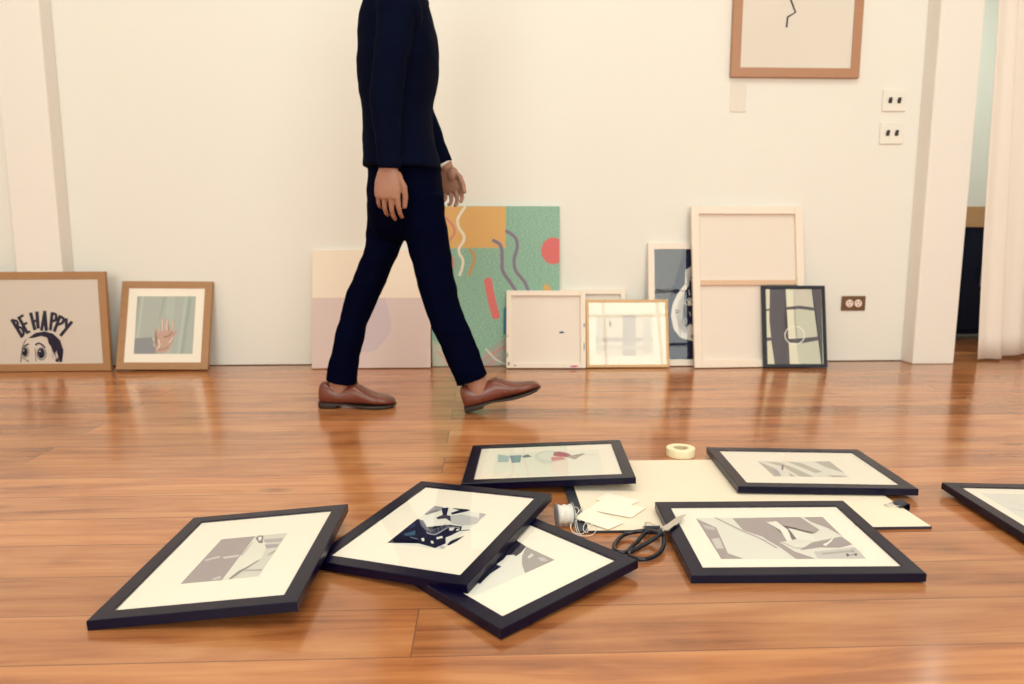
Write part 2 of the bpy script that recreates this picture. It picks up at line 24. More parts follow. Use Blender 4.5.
"skull":[["p",[18,20,52],[[0.0102,0.561],[0.1614,0.5609],[0.1555,0.0232],[-0.1365,0.0251],[-0.1359,0.0937]]],["p",[232,222,204],[[0.0413,0.4748],[0.0136,0.4549],[0.0112,0.3896],[-0.024,0.3462],[-0.0501,0.292],[-0.058,0.2378],[-0.0458,0.1744],[-0.0125,0.1336],[0.0513,0.1152],[0.0514,0.1251],[0.0033,0.1543],[-0.0236,0.2015],[-0.0341,0.254],[-0.0189,0.3055],[0.0108,0.3534],[0.0294,0.3823],[0.0203,0.3896],[0.0227,0.4503],[0.0458,0.4657]]],["p",[18,20,52],[[-0.0385,0.2694],[-0.0112,0.2629],[0.0043,0.2574],[-0.025,0.2503],[-0.0359,0.2513]]],["s",[232,222,204],0.0046,[[-0.034,0.2612],[0.0006,0.2556]]],["s",[232,222,204],0.0046,[[0.0273,0.4503],[0.0455,0.4367],[0.0334,0.4186],[0.0451,0.4049]]],["s",[232,222,204],0.0046,[[0.0122,0.3117],[0.0324,0.3234],[0.0469,0.3098]]],["s",[232,222,204],0.0054,[[0.0048,0.3009],[0.032,0.2872],[0.0486,0.2962]]],["p",[232,222,204],[[0.0213,0.3099],[0.0378,0.317],[0.0412,0.2917],[0.0257,0.2935]]],["s",[232,222,204],0.0036,[[0.0194,0.2121],[0.0192,0.2102],[0.0187,0.2083],[0.0179,0.2066],[0.0169,0.2051],[0.0156,0.2039],[0.0142,0.2029],[0.0127,0.2024],[0.0111,0.2022],[0.0095,0.2024],[0.0079,0.203],[0.0065,0.2039],[0.0053,0.2051],[0.0043,0.2067],[0.0035,0.2084],[0.0031,0.2102],[0.0029,0.2122],[0.0031,0.2141],[0.0036,0.216],[0.0044,0.2177],[0.0054,0.2192],[0.0067,0.2204],[0.0081,0.2214],[0.0097,0.2219],[0.0113,0.2221],[0.0129,0.2219],[0.0144,0.2213],[0.0158,0.2204],[0.0171,0.2192],[0.0181,0.2176],[0.0188,0.2159],[0.0192,0.2141],[0.0194,0.2121]]],["s",[232,222,204],0.0028,[[-0.0005,0.233],[-0.0006,0.2319],[-0.0009,0.2309],[-0.0013,0.23],[-0.0019,0.2292],[-0.0026,0.2285],[-0.0034,0.228],[-0.0042,0.2277],[-0.0051,0.2276],[-0.006,0.2277],[-0.0069,0.228],[-0.0076,0.2285],[-0.0083,0.2292],[-0.0089,0.23],[-0.0093,0.231],[-0.0096,0.232],[-0.0096,0.233],[-0.0095,0.2341],[-0.0093,0.2351],[-0.0088,0.2361],[-0.0083,0.2369],[-0.0076,0.2376],[-0.0068,0.2381],[-0.0059,0.2384],[-0.005,0.2385],[-0.0041,0.2383],[-0.0033,0.238],[-0.0025,0.2375],[-0.0018,0.2369],[-0.0012,0.236],[-0.0008,0.2351],[-0.0006,0.2341],[-0.0005,0.233]]],["p",[232,222,204],[[0.0118,0.1832],[0.0116,0.182],[0.0113,0.1809],[0.0107,0.18],[0.0099,0.1793],[0.009,0.1788],[0.0081,0.1787],[0.0071,0.1789],[0.0063,0.1793],[0.0055,0.18],[0.0049,0.181],[0.0046,0.1821],[0.0045,0.1832],[0.0046,0.1844],[0.005,0.1855],[0.0056,0.1864],[0.0063,0.1871],[0.0072,0.1876],[0.0082,0.1877],[0.0091,0.1876],[0.01,0.1871],[0.0107,0.1864],[0.0113,0.1855],[0.0117,0.1844]]],["p",[232,222,204],[[0.0142,0.1542],[0.0141,0.1531],[0.0137,0.152],[0.0131,0.1511],[0.0124,0.1503],[0.0115,0.1499],[0.0105,0.1497],[0.0096,0.1499],[0.0087,0.1504],[0.008,0.1511],[0.0074,0.152],[0.007,0.1531],[0.0069,0.1543],[0.0071,0.1555],[0.0074,0.1565],[0.008,0.1575],[0.0088,0.1582],[0.0097,0.1586],[0.0106,0.1588],[0.0116,0.1586],[0.0124,0.1582],[0.0132,0.1575],[0.0138,0.1565],[0.0141,0.1554]]],["p",[232,222,204],[[0.016,0.147],[0.0219,0.1877],[0.0348,0.2012],[0.0475,0.1875],[0.0516,0.1468],[0.0305,0.1424]]],["s",[232,222,204],0.0046,[[0.0291,0.3597],[0.0326,0.337]]],["s",[232,222,204],0.0037,[[0.0317,0.2555],[0.037,0.2374]]],["s",[232,222,204],0.0046,[[0.0686,0.4638],[0.0789,0.3912],[0.1085,0.3367],[0.1327,0.2823],[0.1347,0.2188],[0.1112,0.1555],[0.0651,0.1241]]]],
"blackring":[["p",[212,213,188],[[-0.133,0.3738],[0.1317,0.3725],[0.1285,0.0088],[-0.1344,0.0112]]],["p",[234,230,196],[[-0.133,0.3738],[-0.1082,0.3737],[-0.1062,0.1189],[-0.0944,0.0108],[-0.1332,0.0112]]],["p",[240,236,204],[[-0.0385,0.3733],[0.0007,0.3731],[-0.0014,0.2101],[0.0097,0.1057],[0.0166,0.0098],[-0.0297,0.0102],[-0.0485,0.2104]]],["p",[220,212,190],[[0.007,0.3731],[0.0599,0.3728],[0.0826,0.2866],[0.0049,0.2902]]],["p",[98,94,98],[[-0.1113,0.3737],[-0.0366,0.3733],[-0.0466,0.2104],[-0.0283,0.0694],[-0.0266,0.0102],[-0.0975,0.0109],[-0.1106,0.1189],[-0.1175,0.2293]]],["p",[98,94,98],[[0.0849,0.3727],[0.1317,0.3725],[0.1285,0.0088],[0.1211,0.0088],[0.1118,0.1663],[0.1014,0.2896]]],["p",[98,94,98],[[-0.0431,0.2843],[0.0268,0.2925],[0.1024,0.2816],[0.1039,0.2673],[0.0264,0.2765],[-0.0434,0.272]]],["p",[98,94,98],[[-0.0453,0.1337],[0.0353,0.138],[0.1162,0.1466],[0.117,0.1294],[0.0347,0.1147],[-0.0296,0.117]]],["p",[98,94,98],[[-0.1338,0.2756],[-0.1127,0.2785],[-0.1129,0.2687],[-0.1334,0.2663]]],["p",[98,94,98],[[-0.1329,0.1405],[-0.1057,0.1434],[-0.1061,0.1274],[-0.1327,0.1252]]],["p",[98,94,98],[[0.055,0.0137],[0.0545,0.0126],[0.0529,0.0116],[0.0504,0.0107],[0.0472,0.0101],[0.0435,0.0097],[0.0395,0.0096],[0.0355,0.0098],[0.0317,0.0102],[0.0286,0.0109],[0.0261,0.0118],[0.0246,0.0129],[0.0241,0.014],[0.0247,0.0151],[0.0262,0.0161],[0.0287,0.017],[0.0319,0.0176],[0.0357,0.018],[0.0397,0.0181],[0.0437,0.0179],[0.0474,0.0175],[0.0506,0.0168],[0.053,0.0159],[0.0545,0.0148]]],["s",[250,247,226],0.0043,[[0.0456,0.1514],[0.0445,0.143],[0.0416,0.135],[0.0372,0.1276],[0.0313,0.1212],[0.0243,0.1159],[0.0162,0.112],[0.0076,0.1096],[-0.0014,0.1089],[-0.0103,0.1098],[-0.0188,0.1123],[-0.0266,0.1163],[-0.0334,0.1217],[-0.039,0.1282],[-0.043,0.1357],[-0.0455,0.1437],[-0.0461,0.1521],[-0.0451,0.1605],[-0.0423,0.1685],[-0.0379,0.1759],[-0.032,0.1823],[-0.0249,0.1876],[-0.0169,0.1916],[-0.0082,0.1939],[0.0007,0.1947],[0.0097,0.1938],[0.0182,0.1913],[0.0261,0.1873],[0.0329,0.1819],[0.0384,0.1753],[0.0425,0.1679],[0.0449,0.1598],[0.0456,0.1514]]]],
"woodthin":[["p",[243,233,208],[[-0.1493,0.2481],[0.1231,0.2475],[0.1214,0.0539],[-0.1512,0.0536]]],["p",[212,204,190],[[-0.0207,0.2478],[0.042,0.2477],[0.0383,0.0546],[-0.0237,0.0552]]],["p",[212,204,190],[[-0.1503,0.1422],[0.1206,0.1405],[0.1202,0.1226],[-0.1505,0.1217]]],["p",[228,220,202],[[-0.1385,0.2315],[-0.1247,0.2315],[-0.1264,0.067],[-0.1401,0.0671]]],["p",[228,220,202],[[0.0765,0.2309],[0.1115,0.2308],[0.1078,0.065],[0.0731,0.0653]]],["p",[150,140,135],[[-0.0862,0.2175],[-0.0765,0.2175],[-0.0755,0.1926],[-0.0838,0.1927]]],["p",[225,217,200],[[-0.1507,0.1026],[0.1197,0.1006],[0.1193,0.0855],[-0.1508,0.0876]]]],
"stretch":[["p",[45,80,125],[[0.0607,0.171],[0.0798,0.1739],[0.0881,0.1658],[0.0661,0.1629]]]],
"green":[["p",[228,180,110],[[-0.3144,0.7686],[0.0501,0.7554],[0.0479,0.5591],[-0.3176,0.5564]]],["s",[240,232,205],0.0127,[[-0.1416,0.746],[-0.1592,0.7208],[-0.1758,0.6886],[-0.1704,0.6518],[-0.1487,0.6196],[-0.149,0.5907],[-0.1691,0.5595],[-0.1694,0.5329],[-0.1534,0.5039],[-0.1561,0.469],[-0.1694,0.4319]]],["s",[214,140,125],0.0104,[[-0.2324,0.7001],[-0.1981,0.6599],[-0.1916,0.6254],[-0.2188,0.585],[-0.2227,0.5446],[-0.2,0.504],[-0.2004,0.4692]]],["s",[205,160,100],0.0129,[[-0.1204,0.5502],[-0.0997,0.5211],[-0.1023,0.4921],[-0.1154,0.4631],[-0.1215,0.4317]]],["s",[140,128,140],0.0164,[[-0.0092,0.5928],[0.0257,0.5672],[0.0312,0.5033],[0.0332,0.4508],[0.0636,0.4039],[0.0952,0.3569]]],["s",[140,128,140],0.0152,[[0.053,0.6367],[0.0962,0.6019],[0.1019,0.5555],[0.0875,0.5031],[0.0955,0.4506],[0.1366,0.3977],[0.1542,0.3565]]],["p",[222,118,112],[[0.3294,0.5433],[0.3275,0.527],[0.3218,0.5117],[0.3128,0.4987],[0.301,0.4887],[0.2873,0.4824],[0.2726,0.4803],[0.2579,0.4825],[0.2442,0.4889],[0.2325,0.4989],[0.2235,0.512],[0.2179,0.5273],[0.2159,0.5436],[0.2179,0.5598],[0.2236,0.575],[0.2326,0.588],[0.2443,0.5979],[0.2579,0.6042],[0.2726,0.6063],[0.2872,0.6042],[0.3009,0.5979],[0.3127,0.5879],[0.3217,0.5748],[0.3274,0.5596]]],["s",[224,122,114],0.0376,[[-0.0352,0.3986],[-0.0262,0.3458],[-0.0148,0.2929],[-0.001,0.2422]]],["p",[224,122,114],[[-0.0152,0.4008],[-0.0159,0.3963],[-0.0179,0.3921],[-0.0211,0.3884],[-0.0253,0.3857],[-0.0301,0.3839],[-0.0353,0.3834],[-0.0404,0.384],[-0.0452,0.3858],[-0.0493,0.3886],[-0.0525,0.3922],[-0.0544,0.3965],[-0.0551,0.401],[-0.0544,0.4055],[-0.0523,0.4098],[-0.0492,0.4134],[-0.045,0.4161],[-0.0402,0.4179],[-0.035,0.4184],[-0.0299,0.4178],[-0.0251,0.416],[-0.021,0.4132],[-0.0178,0.4096],[-0.0159,0.4054]]],["p",[224,122,114],[[0.019,0.2397],[0.0183,0.2351],[0.0163,0.2308],[0.0131,0.2272],[0.0089,0.2244],[0.0041,0.2227],[-0.0011,0.2221],[-0.0063,0.2228],[-0.0111,0.2246],[-0.0153,0.2274],[-0.0184,0.2311],[-0.0204,0.2354],[-0.021,0.24],[-0.0203,0.2445],[-0.0183,0.2488],[-0.0151,0.2524],[-0.0109,0.2552],[-0.0061,0.2569],[-0.0009,0.2575],[0.0043,0.2569],[0.0091,0.2551],[0.0132,0.2522],[0.0164,0.2485],[0.0184,0.2442]]],["p",[222,175,105],[[0.2252,0.3796],[0.243,0.3913],[0.2667,0.3641],[0.243,0.3478],[0.2252,0.3596]]],["p",[70,140,160],[[0.0357,0.269],[0.0559,0.2924],[0.0552,0.1506],[0.0351,0.1508]]],["p",[176,178,160],[[-0.0661,0.0569],[-0.0245,0.0861],[0.029,0.1271],[0.0764,0.1267],[0.0757,-0.0284],[-0.0607,-0.0052]]],["s",[214,150,140],0.0095,[[-0.0605,0.027],[-0.0188,0.0563],[0.0407,0.0914]]],["s",[214,150,140],0.0083,[[-0.037,0.0029],[0.0167,0.044]]],["s",[225,222,200],0.0083,[[-0.0482,0.0804],[-0.0048,0.0323],[0.0402,0.0079]]],["p",[196,196,172],[[-0.3029,0.1304],[-0.2426,0.0825],[-0.2083,-0.001],[-0.3047,0.0002]]],["s",[220,160,145],0.007,[[-0.2779,0.0711],[-0.2432,0.0351],[-0.2259,0.0052]]]],
"pink":[["p",[226,203,190],[[-0.2933,0.3293],[0.2779,0.3279],[0.2771,-0.0066],[-0.2923,-0.003]]],["p",[214,194,192],[[0.0247,0.3257],[0.0628,0.3304],[0.079,0.2726],[0.0933,0.2149],[0.0865,0.1622],[0.058,0.124],[0.0247,0.0858],[-0.0181,0.0717],[-0.0608,0.0767],[-0.0561,0.1293],[-0.0276,0.2058]]]],
"hung":[["l",[28,30,45],0.0089,[[1.2181,1.8034],[1.2575,1.7512],[1.2731,1.6909],[1.3011,1.6304],[1.2654,1.6086],[1.2636,1.5672]]]]},"tags":[[[0.1353,1.5043],[0.1708,1.5626],[0.239,1.4788],[0.2005,1.4411],0.0075],[[0.1679,1.5554],[0.209,1.6175],[0.3024,1.5656],[0.2594,1.5071],0.0068],[[0.1926,1.6159],[0.2264,1.6621],[0.2959,1.6095],[0.2678,1.5812],0.0062]],
"sc1":[[0.3027,1.4082,0.0235],[0.2931,1.4064,0.021],[0.275,1.4208,0.016],[0.2548,1.4251,0.012],[0.2333,1.4215,0.008],[0.2155,1.4006,0.006],[0.2039,1.3735,0.006],[0.2012,1.3496,0.006],[0.2107,1.3394,0.006],[0.2241,1.3426,0.006],[0.2386,1.3641,0.008],[0.2545,1.3866,0.011],[0.2695,1.4076,0.015],[0.282,1.4135,0.018],[0.2917,1.3997,0.021],[0.3006,1.3979,0.0235]],
"sc2":[[0.3022,1.3904,0.0245],[0.2922,1.3811,0.022],[0.2714,1.3676,0.015],[0.2491,1.3547,0.009],[0.2311,1.3426,0.006],[0.2259,1.3289,0.006],[0.2326,1.3153,0.006],[0.249,1.3087,0.006],[0.2682,1.3176,0.006],[0.2866,1.3359,0.008],[0.2973,1.3551,0.012],[0.3029,1.3778,0.017],[0.3052,1.39,0.0225]],
"blade":[[0.3009,1.3999,0.027],[0.3104,1.3912,0.0285],[0.3206,1.4003,0.029],[0.3381,1.423,0.031],[0.3662,1.4667,0.033],[0.3454,1.4559,0.031],[0.3194,1.4241,0.029],[0.3057,1.413,0.027]],
"blade2":[[0.3027,1.3932,0.0255],[0.3164,1.3947,0.027],[0.3431,1.4311,0.029],[0.369,1.4718,0.031],[0.3482,1.4486,0.029],[0.3192,1.413,0.027]],
"pivot":[0.3041,1.4001,0.028],
"string":[[[0.1298,1.5219,0.035],[0.1348,1.5115,0.03],[0.1378,1.5014,0.02],[0.1333,1.4916,0.012],[0.1261,1.4725,0.008],[0.1243,1.4492,0.006],[0.1303,1.4333,0.006],[0.1388,1.4266,0.006],[0.1485,1.4333,0.006],[0.1579,1.4539,0.006],[0.1604,1.4701,0.009],[0.1558,1.4893,0.009]],[[0.1308,1.5219,0.03],[0.1372,1.5166,0.02],[0.1412,1.5065,0.012],[0.1382,1.4821,0.008],[0.1385,1.4539,0.006],[0.1404,1.4243,0.007],[0.1357,1.4332,0.007],[0.1343,1.4584,0.008],[0.1353,1.482,0.01],[0.1411,1.4941,0.011],[0.1461,1.4868,0.01]],[[0.1309,1.5115,0.03],[0.132,1.499,0.015],[0.1269,1.482,0.01],[0.1229,1.456,0.009],[0.1262,1.4285,0.009],[0.1359,1.4151,0.009],[0.1506,1.4177,0.006],[0.1637,1.4221,0.006],[0.1738,1.4401,0.006],[0.1787,1.4584,0.008],[0.1746,1.4724,0.01],[0.1657,1.4582,0.01],[0.1714,1.4772,0.01]],[[0.1333,1.5167,0.03],[0.1448,1.5373,0.02],[0.1461,1.5293,0.015],[0.1384,1.5065,0.014],[0.1515,1.5449,0.013],[0.1591,1.5632,0.01],[0.1503,1.5317,0.01]],[[0.1617,1.4917,0.01],[0.1511,1.4606,0.009],[0.1491,1.4399,0.008],[0.1555,1.4309,0.008],[0.1608,1.4467,0.009],[0.1728,1.456,0.009],[0.1776,1.4491,0.008]]],
"spool":[[0.0952,1.4812,0.0],[0.1298,1.4867,0.0]],
"tape":[0.4739,1.9519,0.0],
"clipback":[0.331,1.9374,0.006],
"clipfront":[0.2979,1.4626,0.0],
"clipright":[0.8826,1.5485,0.006],
"person":{"leg1":[[[-0.3934,2.49,0.751],[-0.232,2.49,0.751],0.085],[[-0.372,2.49,0.6514],[-0.2231,2.49,0.6614],0.085],[[-0.3515,2.5,0.5673],[-0.2114,2.5,0.5808],0.079],[[-0.3261,2.5,0.4651],[-0.1989,2.5,0.4788],0.07],[[-0.3003,2.5,0.3686],[-0.1793,2.5,0.3859],0.062],[[-0.2705,2.5,0.2851],[-0.1524,2.5,0.3095],0.059],[[-0.2336,2.5,0.1972],[-0.1217,2.5,0.2395],0.056],[[-0.2098,2.5,0.144],[-0.1046,2.5,0.1865],0.054],[[-0.1929,2.5,0.0941],[-0.0875,2.5,0.1369],0.053]],
"leg2":[[[-0.5021,2.6,0.757],[-0.323,2.6,0.757],0.085],[[-0.5121,2.6,0.653],[-0.3602,2.6,0.653],0.085],[[-0.514,2.58,0.5727],[-0.3981,2.58,0.5588],0.079],[[-0.548,2.58,0.4956],[-0.4278,2.58,0.4956],0.071],[[-0.5901,2.58,0.4],[-0.469,2.58,0.4071],0.063],[[-0.618,2.58,0.3105],[-0.5183,2.58,0.2997],0.058],[[-0.6428,2.58,0.2165],[-0.5425,2.58,0.2093],0.056],[[-0.6632,2.58,0.1509],[-0.5553,2.58,0.1436],0.055],[[-0.6721,2.58,0.1032],[-0.5607,2.58,0.0848],0.055]],
"pelvis":[[[-0.4808,2.545,0.8879],[-0.2523,2.545,0.8879],0.15],[[-0.49,2.545,0.8044],[-0.24,2.545,0.7977],0.155],[[-0.4956,2.545,0.7303],[-0.2375,2.545,0.7303],0.15],[[-0.4873,2.545,0.6556],[-0.2558,2.545,0.6556],0.125],[[-0.4577,2.545,0.6008],[-0.3051,2.545,0.6008],0.07]],
"torso":[[[-0.505,2.54,0.8441],[-0.239,2.54,0.8341],0.186],[[-0.4998,2.54,0.9039],[-0.2551,2.54,0.8973],0.18],[[-0.4979,2.54,0.9698],[-0.2676,2.54,0.9665],0.172],[[-0.5025,2.54,1.0417],[-0.2698,2.54,1.0417],0.168],[[-0.5104,2.54,1.1163],[-0.2552,2.54,1.1163],0.175],[[-0.5115,2.54,1.1902],[-0.2441,2.54,1.1902],0.185],[[-0.506,2.54,1.2602],[-0.2497,2.54,1.2602],0.19],[[-0.4975,2.54,1.3234],[-0.262,2.54,1.3234],0.19],[[-0.4829,2.54,1.3705],[-0.2745,2.54,1.3705],0.18],[[-0.4586,2.54,1.4111],[-0.2904,2.54,1.4049],0.14],[[-0.4216,2.54,1.4391],[-0.3099,2.54,1.4236],0.075]],
"sleeve_near":[[[-0.356,2.355,1.301],0.06],[[-0.368,2.335,1.179],0.056],[[-0.3889,2.33,1.0452],0.049],[[-0.3856,2.33,0.9254],0.043],[[-0.3847,2.33,0.8343],0.037]],
"sleeve_far":[[[-0.4058,2.73,1.4001],0.06],[[-0.3814,2.74,1.2768],0.055],[[-0.345,2.74,1.1104],0.049],[[-0.2992,2.735,0.99],0.042],[[-0.2528,2.73,0.8756],0.036]],
"wrist_near":[-0.3865,2.33,0.8282],
"wrist_far":[-0.242,2.73,0.8613],
"tip_far":[-0.1995,2.73,0.7205],
"ank_rear":[[[-0.6014,2.58,0.1655],0.036],[[-0.6144,2.58,0.0995],0.037],[[-0.6234,2.58,0.0478],0.034]],
"ank_front":[[[-0.1567,2.5,0.2148],0.036],[[-0.1329,2.5,0.1369],0.038],[[-0.1123,2.5,0.0726],0.036]],
"heel_rear":[-0.6981,2.58,-0.0079],
"heel_front":[-0.1621,2.5,0.0115],
"neck":[-0.3559,2.54,1.4298]}}''')
PSI = DATA['psi']
OX, OY = DATA['O']
R = math.radians

# ------------------------------------------------------------------ camera
cam_d = bpy.data.cameras.new('camera')
cam = bpy.data.objects.new('camera', cam_d)
sc.collection.objects.link(cam)
sc.camera = cam
cam_d.sensor_fit = 'HORIZONTAL'
cam_d.sensor_width = 36.0
cam_d.lens = 36.0 * DATA['cam']['f'] / 1024.0
cam.location = (0, 0, DATA['cam']['h'])
cam.rotation_euler = (math.pi / 2 - DATA['cam']['th'], 0, 0)
cam_d.clip_start = 0.02
cam_d.dof.use_dof = True
cam_d.dof.focus_distance = 1.5
cam_d.dof.aperture_fstop = 4.5

# ------------------------------------------------------------------ colour management, world
sc.view_settings.view_transform = 'Standard'
sc.view_settings.look = 'None'
sc.view_settings.gamma = 1.0
sc.view_settings.use_curve_mapping = False
sc.view_settings.exposure = -1.055
sc.cycles.use_denoising = True
sc.cycles.max_bounces = 8
sc.cycles.diffuse_bounces = 5
sc.cycles.glossy_bounces = 4
sc.cycles.transparent_max_bounces = 12
sc.cycles.sample_clamp_indirect = 6.0
sc.cycles.caustics_reflective = False
sc.cycles.caustics_refractive = False
w = bpy.data.worlds.new('world')
sc.world = w
w.use_nodes = True
w.node_tree.nodes['Background'].inputs[0].default_value = (0.92, 0.96, 0.85, 1)
w.node_tree.nodes['Background'].inputs[1].default_value = 1.6


def room(a, b, z):
    """room coordinates: a along the far wall, b out of that wall into the room, z up"""
    c, s = math.cos(PSI), math.sin(PSI)
    return Vector((OX + a * c + b * s, OY + a * s - b * c, z))


ROOM_H = 4.2
LIGHT = (0.90, 0.96, 0.87)


def area(name, loc, rot, sx, sy, power, color=LIGHT):
    l = bpy.data.lights.new(name, 'AREA')
    l.shape = 'RECTANGLE'
    l.size, l.size_y = sx, sy
    l.energy = power
    l.color = color
    o = bpy.data.objects.new(name, l)
    o.location = loc
    o.rotation_euler = rot
    sc.collection.objects.link(o)
    return o


# daylight: outside the two tall windows behind the camera; added fill lamps overhead and in the next room
for a in (-1.7, 1.7):
    area('window_daylight', room(a, 6.7, 1.95), (math.pi / 2, 0, PSI), 2.4, 3.0, 260)
area('roof_fill', room(0.2, 3.6, ROOM_H + 0.42), (0, 0, PSI), 4.4, 2.8, 310)  # unseen overhead source, added for downward light on the floor
area('next_room_fill', room(3.2, -1.6, 3.0), (0, 0, PSI), 1.4, 1.4, 90, (0.95, 0.97, 0.8))  # lamp added below that room's ceiling to brighten its walls

# ------------------------------------------------------------------ materials
M = {}


def lin(c):
    c = c / 255.0
    return c / 12.92 if c <= 0.04045 else ((c + 0.055) / 1.055) ** 2.4


def alb(rgb, k=1.0):
    """surface colour of something seen as rgb under the room's warm light"""
    v = [min(0.93, lin(x) * k / l) for x, l in zip(rgb, (1.0, 0.98, 0.88))]
    return (v[0], v[1], v[2], 1)


def mat(name, color, rough=0.5, spec=0.5, metal=0.0, coat=0.0, noise=None, bump=None, sheen=0.0):
    """noise=(scale,(x,y,z) stretch,amount)  bump=(scale,strength)"""
    if name in M:
        return M[name]
    m = bpy.data.materials.new(name)
    m.use_nodes = True
    nt = m.node_tree
    b = nt.nodes['Principled BSDF']
    b.inputs['Base Color'].default_value = color
    b.inputs['Roughness'].default_value = rough
    b.inputs['Specular IOR Level'].default_value = spec
    b.inputs['Metallic'].default_value = metal
    b.inputs['Coat Weight'].default_value = coat
    b.inputs['Sheen Weight'].default_value = sheen
    tc = nt.nodes.new('ShaderNodeTexCoord')
    if noise:
        mp = nt.nodes.new('ShaderNodeMapping')
        mp.inputs['Scale'].default_value = noise[1]
        nz = nt.nodes.new('ShaderNodeTexNoise')
        nz.inputs['Scale'].default_value = noise[0]
        nz.inputs['Detail'].default_value = 5
        mx = nt.nodes.new('ShaderNodeMix')
        mx.data_type = 'RGBA'
        mx.inputs['A'].default_value = [c * (1 - noise[2]) for c in color[:3]] + [1]
        mx.inputs['B'].default_value = [min(0.95, c * (1 + noise[2])) for c in color[:3]] + [1]
        nt.links.new(tc.outputs['Object'], mp.inputs['Vector'])
        nt.links.new(mp.outputs[0], nz.inputs['Vector'])
        nt.links.new(nz.outputs['Fac'], mx.inputs['Factor'])
        nt.links.new(mx.outputs['Result'], b.inputs['Base Color'])
    if bump:
        nb = nt.nodes.new('ShaderNodeTexNoise')
        nb.inputs['Scale'].default_value = bump[0]
        nb.inputs['Detail'].default_value = 4
        bp = nt.nodes.new('ShaderNodeBump')
        bp.inputs['Strength'].default_value = bump[1]
        bp.inputs['Distance'].default_value = 0.01
        nt.links.new(tc.outputs['Object'], nb.inputs['Vector'])
        nt.links.new(nb.outputs['Fac'], bp.inputs['Height'])
        nt.links.new(bp.outputs[0], b.inputs['Normal'])
    M[name] = m
    return m


def glass_mat(name='picture_glass', rough=0.02, tint=(1, 1, 1, 1)):
    if name in M:
        return M[name]
    m = bpy.data.materials.new(name)
    m.use_nodes = True
    nt = m.node_tree
    nt.nodes.remove(nt.nodes['Principled BSDF'])
    out = nt.nodes['Material Output']
    tr = nt.nodes.new('ShaderNodeBsdfTransparent')
    tr.inputs[0].default_value = tint
    gl = nt.nodes.new('ShaderNodeBsdfGlossy')
    gl.inputs['Roughness'].default_value = rough
    fr = nt.nodes.new('ShaderNodeFresnel')
    fr.inputs[0].default_value = 1.5
    mx = nt.nodes.new('ShaderNodeMixShader')
    ge = nt.nodes.new('ShaderNodeNewGeometry')          # the pane reflects at its outer faces only
    iv = nt.nodes.new('ShaderNodeMath'); iv.operation = 'SUBTRACT'; iv.inputs[0].default_value = 1.0
    mu = nt.nodes.new('ShaderNodeMath'); mu.operation = 'MULTIPLY'
    nt.links.new(ge.outputs['Backfacing'], iv.inputs[1])
    nt.links.new(iv.outputs[0], mu.inputs[0]); nt.links.new(fr.outputs[0], mu.inputs[1])
    nt.links.new(mu.outputs[0], mx.inputs[0])
    nt.links.new(tr.outputs[0], mx.inputs[1])
    nt.links.new(gl.outputs[0], mx.inputs[2])
    nt.links.new(mx.outputs[0], out.inputs['Surface'])
    M[name] = m
    return m


